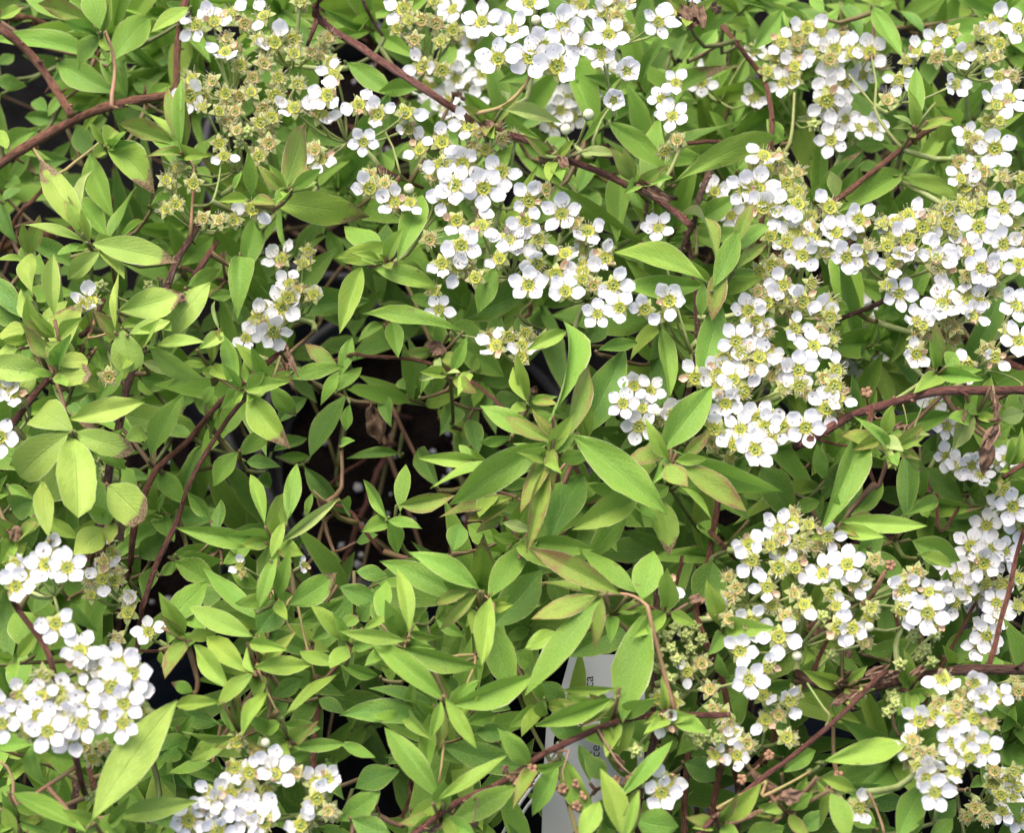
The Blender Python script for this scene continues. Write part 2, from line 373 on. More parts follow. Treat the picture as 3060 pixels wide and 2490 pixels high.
# ------------------------------------------------------------------ measured plants
# leaves: base x,y  tip x,y  width  level  kind   (grid units inside one ninth of the picture)
LEAVES = {
(0, 0): """0 11 13 4 8 2 yb;58 36 -4 26 17 2 g;62 22 49 41 13 1 g;58 15 26 3 10 1 r;62 17 55 -8 16 1 g;54 14 16 -3 18 2 g;60 17 42 -3 9 2 g;
72 10 88 6 8 3 g;70 38 93 9 18 2 g;75 40 98 38 9 3 d;117 5 96 16 11 1 y;118 7 104 2 8 2 d;38 40 69 57 18 2 g;37 40 52 66 16 3 g;46 68 63 64 7 3 d;
29 70 18 58 9 3 d;40 76 17 73 10 3 d;38 60 30 71 7 2 g;64 34 76 58 13 2 g;72 62 106 42 13 3 d;92 62 106 52 8 2 g;112 90 81 60 11 1 y;111 92 76 78 9 1 r;
112 88 104 56 8 1 r;113 90 112 48 10 1 g;116 100 96 80 15 1 g;120 105 102 92 12 2 g;66 90 72 79 13 1 yb;68 92 94 115 19 1 yb;57 98 67 131 15 2 g;
57 97 46 76 14 3 d;22 82 2 92 12 2 gb;-1 82 4 93 9 1 y;42 100 15 105 14 3 db;-2 50 14 53 10 3 d;0 40 9 33 8 3 d;52 145 27 103 17 0 yb;48 140 53 102 10 0 p;
50 150 17 139 9 0 y;50 143 38 119 7 0 r;60 153 108 163 17 0 yb;62 153 77 174 10 0 y;62 158 44 174 10 0 y;56 152 50 133 8 1 g;68 150 84 119 16 2 g;
66 148 48 120 14 2 g;76 148 91 134 6 1 y;16 150 50 165 14 2 d;20 172 14 150 12 2 d;0 128 8 150 14 2 d;2 125 12 116 9 2 d;122 103 133 80 12 2 g;
124 105 131 113 8 3 g;146 118 149 108 6 1 g;178 118 192 74 17 0 r;184 118 198 114 4 0 p;179 118 172 126 4 0 p;171 126 228 134 20 1 yb;168 130 150 124 14 2 g;
150 174 160 136 15 2 g;114 165 132 149 14 2 g;137 160 128 178 10 2 g;142 160 150 180 10 2 g;176 130 178 158 8 2 g;200 140 184 160 14 3 d;205 145 214 165 10 3 g;
95 128 112 124 7 2 g;128 116 142 122 10 3 d;104 60 122 48 10 3 d;84 50 100 60 10 3 d;148 30 128 26 10 3 g;8 18 20 10 9 3 d""",
(1, 0): """82 72 78 76 8 0.3 w;90 75 96 84 7 0.4 w;124 98 130 103 8 0.4 w;136 98 142 104 7 0.4 w;160 92 172 98 10 0.4 w;180 115 205 124 9 0.5 w;188 112 196 120 8 0.5 w;122 93 134 92 5 0.4 w;210 10 222 2 10 0.6 w;212 2 220 16 7 0.6 w;70 58 78 62 6 1.5 w;26 107 20 104 7 0.8 w;
33 8 2 12 13 3 g;5 40 30 57 14 2 g;48 55 25 57 10 2 g;104 63 102 56 6 1 p;104 69 135 74 9 0 p;168 77 202 106 16 1 g;195 125 198 75 20 2 g;
188 130 176 105 16 2 g;172 150 172 104 12 2 g;148 120 156 100 12 3 d;136 117 185 150 14 2 g;224 174 173 151 19 0.4 y;26 158 1 140 16 1 g;34 155 0 160 15 1 y;
36 160 50 123 17 1 g;36 160 60 136 14 2 g;30 165 55 178 16 2 g;28 160 28 140 12 2 d;24 115 22 88 14 3 g;0 108 9 113 8 3 d;110 80 128 62 14 3 d;128 95 140 85 14 3 d;
120 140 135 120 12 3 g;205 30 190 25 8 3 g;190 60 180 50 9 3 d;185 80 178 55 9 3 d;60 40 72 30 12 3 g;150 95 172 96 8 0.5 p;188 100 200 120 14 2.5 g;
12 -2 10 14 12 3 g;205 55 212 40 9 3 g;160 130 150 112 14 3 d""",
(2, 0): """6 2 14 14 9 0.6 w;14 4 24 8 6 0.6 w;4 18 12 8 7 0.6 w;
45 30 62 7 14 2 g;28 15 42 16 10 2 y;5 35 22 18 10 2 g;120 6 136 34 14 2 g;88 7 80 -4 8 2 g;112 20 125 50 14 3 g;200 -4 185 8 12 3 g;147 75 146 44 11 1 g;
155 76 170 78 6 1 g;143 78 132 72 4 1 p;142 82 132 80 4 1 p;-2 112 57 83 12 1 y;136 109 99 130 18 2 g;138 111 176 121 14 2 y;137 112 150 130 12 3 g;138 108 160 95 14 3 d;
113 98 96 97 12 3 do;108 105 125 108 10 3 do;165 100 172 88 9 3 do;152 90 165 92 10 3 do;95 125 92 108 8 2 p;62 88 53 75 10 2 g;108 88 128 90 12 3 d;10 138 33 123 14 2 g;
20 160 3 127 13 0.3 r;34 152 43 126 10 0.3 r;20 178 35 144 14 0.2 g;33 158 54 139 11 0.3 g;24 168 19 197 13 0.3 r;13 178 11 197 9 0.4 g;23 192 13 236 19 0.9 g;12 178 -36 178 15 0.9 g;34 168 52 152 9 0.4 r;26 172 44 170 9 0.4 g;78 104 90 98 10 3 d;33 55 45 25 10 3 g;
90 20 75 5 14 3 d;150 20 135 5 12 3 d;60 70 68 55 10 3 g;170 70 185 58 10 3 g;30 80 40 60 9 3 g;60 5 90 12 14 3 d;100 3 112 20 12 3 d;180 5 172 -6 12 3 g;213 10 205 -4 12 3 g;35 105 45 92 10 2.5 g""",
(0, 1): """44 60 62 70 12 0.6 y;28 30 40 12 12 0.3 y;22 62 6 74 13 0.4 y;10 45 -4 48 13 0.5 y;40 110 30 140 15 0.4 yo;60 100 78 118 12 0.8 g;55 40 62 55 10 0.8 g;20 100 4 100 12 0.6 y;92 20 110 34 14 0.3 y;100 2 104 8 10 0.4 w;115 10 108 14 9 0.4 w;52 42 48 50 9 0.6 w;60 44 54 50 6 0.5 w;70 152 77 165 11 0.5 w;5 158 15 162 10 0.6 w;176 50 184 70 4 1.2 w;180 45 186 62 3 1.2 w;
30 28 14 8 12 0 y;20 8 19 -14 12 0 y;34 22 33 -14 10 0 y;38 48 44 15 17 0 ybo;36 50 15 30 16 0 r;16 32 -2 36 12 0 y;30 60 -5 56 13 0 yo;36 55 55 52 9 0 yo;
33 63 57 60 12 0 ybo;45 95 19 82 18 0 yo;45 88 86 78 14 0 y;47 97 82 108 12 0 ybo;42 98 9 124 18 0 yo;45 100 49 151 18 0 yo;55 125 68 154 16 0.5 go;68 130 90 152 19 0 ybo;
78 102 92 95 10 1 yo;30 160 25 126 10 0 y;24 150 48 162 10 1 y;65 158 48 172 16 0.5 y;76 20 112 10 18 0 yb;72 30 75 -4 7 0 y;76 33 82 59 16 0 yo;104 38 130 3 17 0.5 y;
118 5 138 -6 10 1 g;82 35 105 28 10 0 y;95 45 124 64 15 0.5 y;100 42 126 40 9 0.5 y;125 44 140 33 9 0.5 y;90 53 110 60 8 1 p;118 62 107 67 8 1 g;138 60 126 58 8 1 y;
148 66 138 32 11 1 g;137 32 133 14 3 1 p;158 67 150 50 9 1 g;156 74 176 103 19 1 yb;170 68 185 86 12 1 gb;150 -12 150 18 15 1 g;131 12 146 10 8 2 g;155 30 146 18 12 3 d;
190 18 195 30 10 3 d;182 63 212 55 10 2 g;210 55 190 42 9 2 r;215 58 201 77 10 2 g;95 110 112 76 17 2 g;88 60 103 65 14 3 d;115 80 120 70 8 3 d;128 78 133 68 8 2 g;
132 97 134 72 6 2 g;140 98 148 78 14 3 g;148 110 133 128 14 2 g;150 110 170 96 12 2 g;155 115 174 118 10 3 d;160 128 172 125 10 3 d;172 108 192 98 12 3 d;195 110 215 75 20 3 d;
175 112 195 112 7 3 g;95 120 115 140 14 2 g;76 122 90 124 9 3 d;62 75 76 55 14 2 g;42 80 55 72 12 1 g;55 115 62 125 8 2 g;165 152 157 121 9 1 y;168 162 180 133 15 1 y;
180 150 187 116 11 1 g;176 165 210 139 8 1 p;160 165 113 157 13 1 g;170 174 177 154 8 0.5 y;192 120 216 148 16 3 d;195 135 190 148 5 2 g;108 174 132 168 12 2 g;135 160 138 140 11 2 d;
130 150 118 135 12 2 g;100 165 92 150 14 3 d;140 165 155 172 10 2 g;88 174 105 160 16 3 d;0 170 15 158 14 1 y;8 145 20 140 18 2 d;0 118 6 108 10 3 d;6 130 18 138 8 2 g;
85 130 75 118 9 2.5 g;120 118 128 105 11 3 d;105 95 118 100 11 3 d;175 90 190 75 12 3 d;60 20 68 32 9 1 g;20 45 10 55 11 1 g;0 18 12 28 14 2 d;-4 0 10 22 14 2 d""",
(1, 1): """18 78 24 104 13 3 w;58 48 66 42 9 1.2 w;50 46 64 40 8 1.2 w;118 70 124 72 6 1.2 w;
12 -5 0 28 14 1 y;22 -5 60 5 14 1 y;96 -5 86 18 14 1 g;120 8 80 25 18 2 d;70 32 18 17 14 1 g;70 30 90 40 16 2 g;74 42 100 60 18 2 g;115 76 104 54 9 1 y;140 34 117 45 10 1 y;
134 80 148 24 12 0.5 g;142 98 157 55 16 0 r;132 102 103 87 10 0 r;126 105 71 140 22 0 g;88 115 50 113 10 0.5 y;90 115 58 128 10 0.5 y;82 112 74 105 6 0.5 g;130 108 114 142 12 0 r;
132 108 132 130 9 0 r;128 120 118 166 12 0 r;147 100 199 141 24 0 g;150 98 176 47 24 1.5 d;125 98 88 83 12 1 g;105 100 86 104 8 1 g;135 96 120 84 9 1 g;162 45 186 39 10 1 g;
200 32 208 66 13 1 g;150 40 165 30 12 2 d;185 138 149 155 18 0.5 y;178 142 155 176 16 1 g;200 140 205 168 17 1 yb;203 108 178 116 12 0.5 r;203 118 215 128 15 0 r;200 108 230 70 22 0.5 g;
105 138 64 147 12 1 r;104 140 80 152 12 1 r;100 150 85 158 10 1 r;130 164 150 125 26 1.5 d;118 158 103 153 8 1 p;112 174 120 160 12 1 g;120 165 155 170 14 1 g;95 165 80 155 14 2 g;
70 170 75 150 14 2 d;60 130 45 105 14 3 d;85 110 80 87 12 2.5 d;37 145 40 118 11 2 g;28 150 15 128 10 2 g;38 142 68 138 12 2 r;30 152 14 158 12 2 g;30 152 47 154 9 2 g;30 152 35 172 12 2 g;
10 165 20 160 9 3 d;0 140 8 146 14 2 d;35 110 5 112 8 3 d;0 105 8 102 7 2 g;0 60 6 38 10 2 g;-2 70 12 55 10 2 g;25 30 12 38 8 2 g;32 28 35 46 12 2 g;25 75 30 90 10 3 d;
5 80 2 95 8 2 g;50 72 60 50 8 2 g;63 62 48 63 6 1 p;66 60 74 60 7 1 p;62 58 60 50 6 1 p;80 60 74 71 8 1 y;82 58 84 50 9 2 g;45 70 38 60 16 3 d;70 80 65 95 14 3 d;95 80 110 75 16 3 d;
165 110 178 128 14 1.5 g;180 130 192 120 12 2 g;60 20 44 12 9 2 g;110 25 118 38 12 3 d;100 25 92 36 10 2 g;176 120 186 150 10 1 g;150 140 160 128 12 2 g""",
(2, 1): """193 70 198 90 3 0.7 w;198 90 186 110 9 0.8 w;192 100 188 124 10 0.8 w;130 96 140 92 7 1.0 w;172 82 176 90 5 1.0 w;46 78 54 82 8 1.4 w;150 128 154 133 9 3 w;175 60 171 64 8 .9 w;
0 112 18 97 9 0.5 r;3 112 60 136 20 0.5 g;1 118 38 142 18 0.5 r;0 132 17 151 9 0.5 y;50 120 70 150 20 2 d;110 98 88 155 20 1 g;
88 125 84 105 10 2 g;100 148 124 129 12 1.5 g;100 152 150 155 12 1 y;98 158 125 153 14 1 r;140 150 140 108 15 2 d;140 148 162 138 9 1.5 g;150 120 175 140 16 3 d;145 165 173 176 18 2 g;
70 145 85 140 10 2 g;150 150 185 155 12 3 d;180 135 192 130 10 3 g;155 58 160 72 10 1 g;165 55 170 47 12 1 g;123 25 135 20 10 2 g;92 15 103 20 9 2 g;180 82 172 105 14 1 p;178 75 190 85 14 1 g;
200 88 213 85 12 1 p;205 112 213 100 14 1 y;205 125 214 118 10 1 y;140 100 152 97 7 1 p;137 108 151 122 7 0.5 yb;124 108 133 119 6 0.5 p;125 100 135 105 10 0.5 p;30 165 60 150 16 2 d;
20 165 10 150 12 2 g;110 172 125 160 14 2 g;100 170 118 176 14 2 g;85 150 78 130 12 2.5 d;170 150 185 140 14 3 d;165 70 178 68 9 2 g;140 40 130 30 10 3 d;185 40 200 30 12 3 d;
150 105 165 100 12 3 d;195 100 205 92 10 2 g;60 110 75 100 12 3 d;40 150 30 135 12 2 d""",
(0, 2): """20 60 8 35 20 1 g;-2 68 12 64 12 1 g;10 85 15 62 18 2 g;20 120 27 144 14 1 g;0 120 20 118 12 1 g;60 162 106 93 22 0 y;75 163 121 154 13 0.5 y;10 150 50 168 14 0.5 g;-2 155 5 142 8 1 g;
35 150 34 128 8 2 g;60 174 80 165 18 0.5 g;20 172 40 165 18 1 g;10 174 2 158 9 1 y;30 125 55 130 18 1.5 g;156 50 120 33 15 0.5 y;128 48 108 30 13 1 g;104 42 128 17 17 1 g;159 38 128 8 13 1 g;
162 32 172 0 10 0.5 g;161 20 145 10 10 2 g;153 72 128 49 15 0.5 y;142 82 123 58 14 0.5 y;159 73 154 58 8 0.5 y;160 70 193 68 13 0.5 y;157 75 135 93 12 0.5 y;157 55 178 59 9 0.5 y;
136 92 107 92 10 0.5 y;120 85 108 80 8 1 gb;145 110 142 92 12 1 g;152 112 167 87 11 0.5 y;146 113 116 110 10 0.5 y;142 115 120 128 12 1 y;135 105 110 97 14 2 d;160 48 200 60 14 1.5 d;
180 98 211 70 10 1 y;213 68 187 60 9 1 y;162 48 178 30 20 1 d;182 30 210 12 18 1 gb;190 40 213 30 14 2 g;196 52 214 40 10 1.5 g;176 106 199 108 12 1 g;165 112 185 122 14 1.5 g;
185 120 215 118 9 1 g;180 125 197 127 9 1 gb;165 108 175 105 8 1 go;172 88 188 78 12 2 d;110 40 105 55 12 2 g;128 50 104 57 10 1 g;100 60 102 68 5 1 y;130 130 105 135 9 2 g;
95 125 118 115 18 2 d;90 140 130 140 18 3 d;135 20 110 5 14 2 g;112 0 135 4 14 2 g;100 12 112 5 8 2 g;125 25 138 25 14 2 d;140 5 155 -4 10 2 g;175 5 182 10 7 2 y;195 0 213 3 10 3 d;
200 165 210 140 14 2 d;95 165 130 160 14 2 d;205 130 213 150 12 2 d;172 10 165 25 9 1.5 d;35 20 20 35 14 2 d;90 25 95 8 12 3 d;45 30 58 48 12 2 g;200 90 213 96 10 2 d""",
(1, 2): """104 136 100 132 6 0.8 w;160 108 164 118 4 0.8 w;168 122 178 136 5 0.8 w;52 172 62 168 8 0.8 w;66 168 84 164 6 0.8 w;206 98 208 104 6 1 w;200 96 206 100 6 1 w;
84 20 45 -2 15 0.5 g;75 28 27 5 18 1 g;42 46 36 8 11 0.5 y;93 26 116 -6 18 1 g;93 28 88 67 12 0.5 y;80 22 58 30 8 0.5 r;84 25 62 46 7 0.5 r;95 44 125 10 24 2 d;38 53 2 49 10 0.5 y;
15 45 32 38 6 1 y;43 48 61 52 8 1 y;40 58 83 72 14 0.5 g;63 90 20 55 16 0.5 g;72 93 120 78 17 0.5 g;95 45 105 84 20 1 g;110 60 120 68 14 2 g;62 92 57 112 8 0.5 y;64 95 62 120 8 0.5 r;
66 91 83 118 10 0.5 y;57 98 53 133 11 1 g;55 92 20 82 12 1 d;50 105 2 100 18 1 d;30 92 40 108 12 1 g;0 118 20 126 10 1 g;60 150 27 108 16 0.5 g;62 152 102 126 11 0.5 y;63 150 42 168 13 0.5 y;
66 120 120 135 18 2 d;68 168 108 145 17 1 g;10 145 35 135 18 2 d;0 165 22 150 16 1.5 g;8 165 30 174 16 1 d;85 110 106 112 12 2 d;100 118 116 122 12 3 d;78 105 95 100 12 2 g;25 40 28 14 12 1 g;
12 40 18 30 12 2 d;0 45 10 38 9 1 gb;0 20 22 30 14 2 d;10 10 28 12 10 2 d;60 40 75 50 9 2 g;48 42 58 36 8 2 d;72 85 68 76 7 2 d;100 42 135 42 14 3 d;2 62 10 50 8 2 y;22 75 0 68 9 2 g;
172 23 121 -3 16 0.5 r;183 22 150 -5 14 1 g;160 24 121 14 9 0.5 r;158 26 122 39 13 0 r;163 28 158 57 9 0 r;160 30 117 84 18 0 g;135 48 117 55 12 1 y;188 38 145 62 22 1.5 d;190 38 175 97 26 0.5 g;
192 60 182 88 14 1.5 g;188 26 195 -4 20 0.5 g;170 83 139 84 7 0.5 y;168 90 123 106 13 0.5 g;170 92 152 106 9 0.5 r;178 92 173 126 12 1 y;125 80 140 95 16 1.5 d;127 90 126 100 9 1 y;
130 105 150 110 14 1.5 d;185 100 190 118 14 2 g;158 165 135 128 20 1 g;135 130 120 160 13 1 g;175 174 165 135 16 0 y;150 178 161 153 14 0 y;178 176 185 148 8 0 y;185 165 210 170 22 0.5 g;
175 150 205 118 10 1 g;165 140 155 125 14 1.5 d;155 140 150 118 10 2 d;45 160 60 172 14 2 d;130 15 140 35 14 3 d;30 130 45 118 12 3 d;90 90 105 96 12 3 d""",
(2, 2): """96 80 106 74 9 1.2 w;110 78 130 68 6 1.2 w;120 80 140 72 7 1.2 w;78 42 86 50 12 1.5 w;100 58 106 64 8 1.5 w;112 86 92 94 8 1.0 w;60 152 76 148 9 0.8 w;30 28 16 34 8 1 w;4 30 14 26 9 1 w;150 70 142 76 5 1.2 w;80 78 70 82 8 1.4 w;22 162 16 168 7 0.8 w;
18 5 10 28 24 1.5 d;2 130 20 140 16 2 d;91 128 136 117 15 0.5 y;84 142 86 170 9 0.5 y;88 140 108 147 9 0.5 y;93 150 103 176 14 0.5 y;64 135 83 122 12 1.5 g;50 160 62 156 7 0.5 yo;
135 175 150 145 20 1 g;100 140 120 145 12 2 d;115 150 140 155 14 3 d;125 130 140 142 12 3 d;140 90 155 85 10 1.5 g;160 165 170 155 12 2 d;155 175 168 165 10 1.5 g;165 70 180 45 16 3 d;
170 60 185 75 18 3 d;115 60 150 55 14 2.5 g;22 62 28 78 8 1 g;40 178 60 170 18 1 g;95 100 95 88 8 2 g;85 62 93 52 8 2 g;187 70 200 63 12 2 g;136 110 140 95 8 2 d;25 170 35 178 10 1 g;
118 -2 140 18 18 2 g;150 0 170 5 12 1.5 y;110 30 130 20 16 2 d;60 125 40 115 14 3 d;75 70 60 72 10 3 d;105 85 118 95 10 3 g;170 30 185 40 14 3 d;120 170 105 160 14 2 g;70 150 80 142 10 2 g;
75 172 90 160 12 2 d;205 40 195 30 10 3 d;200 110 208 95 10 3 g;180 145 192 138 9 3 d""",
}
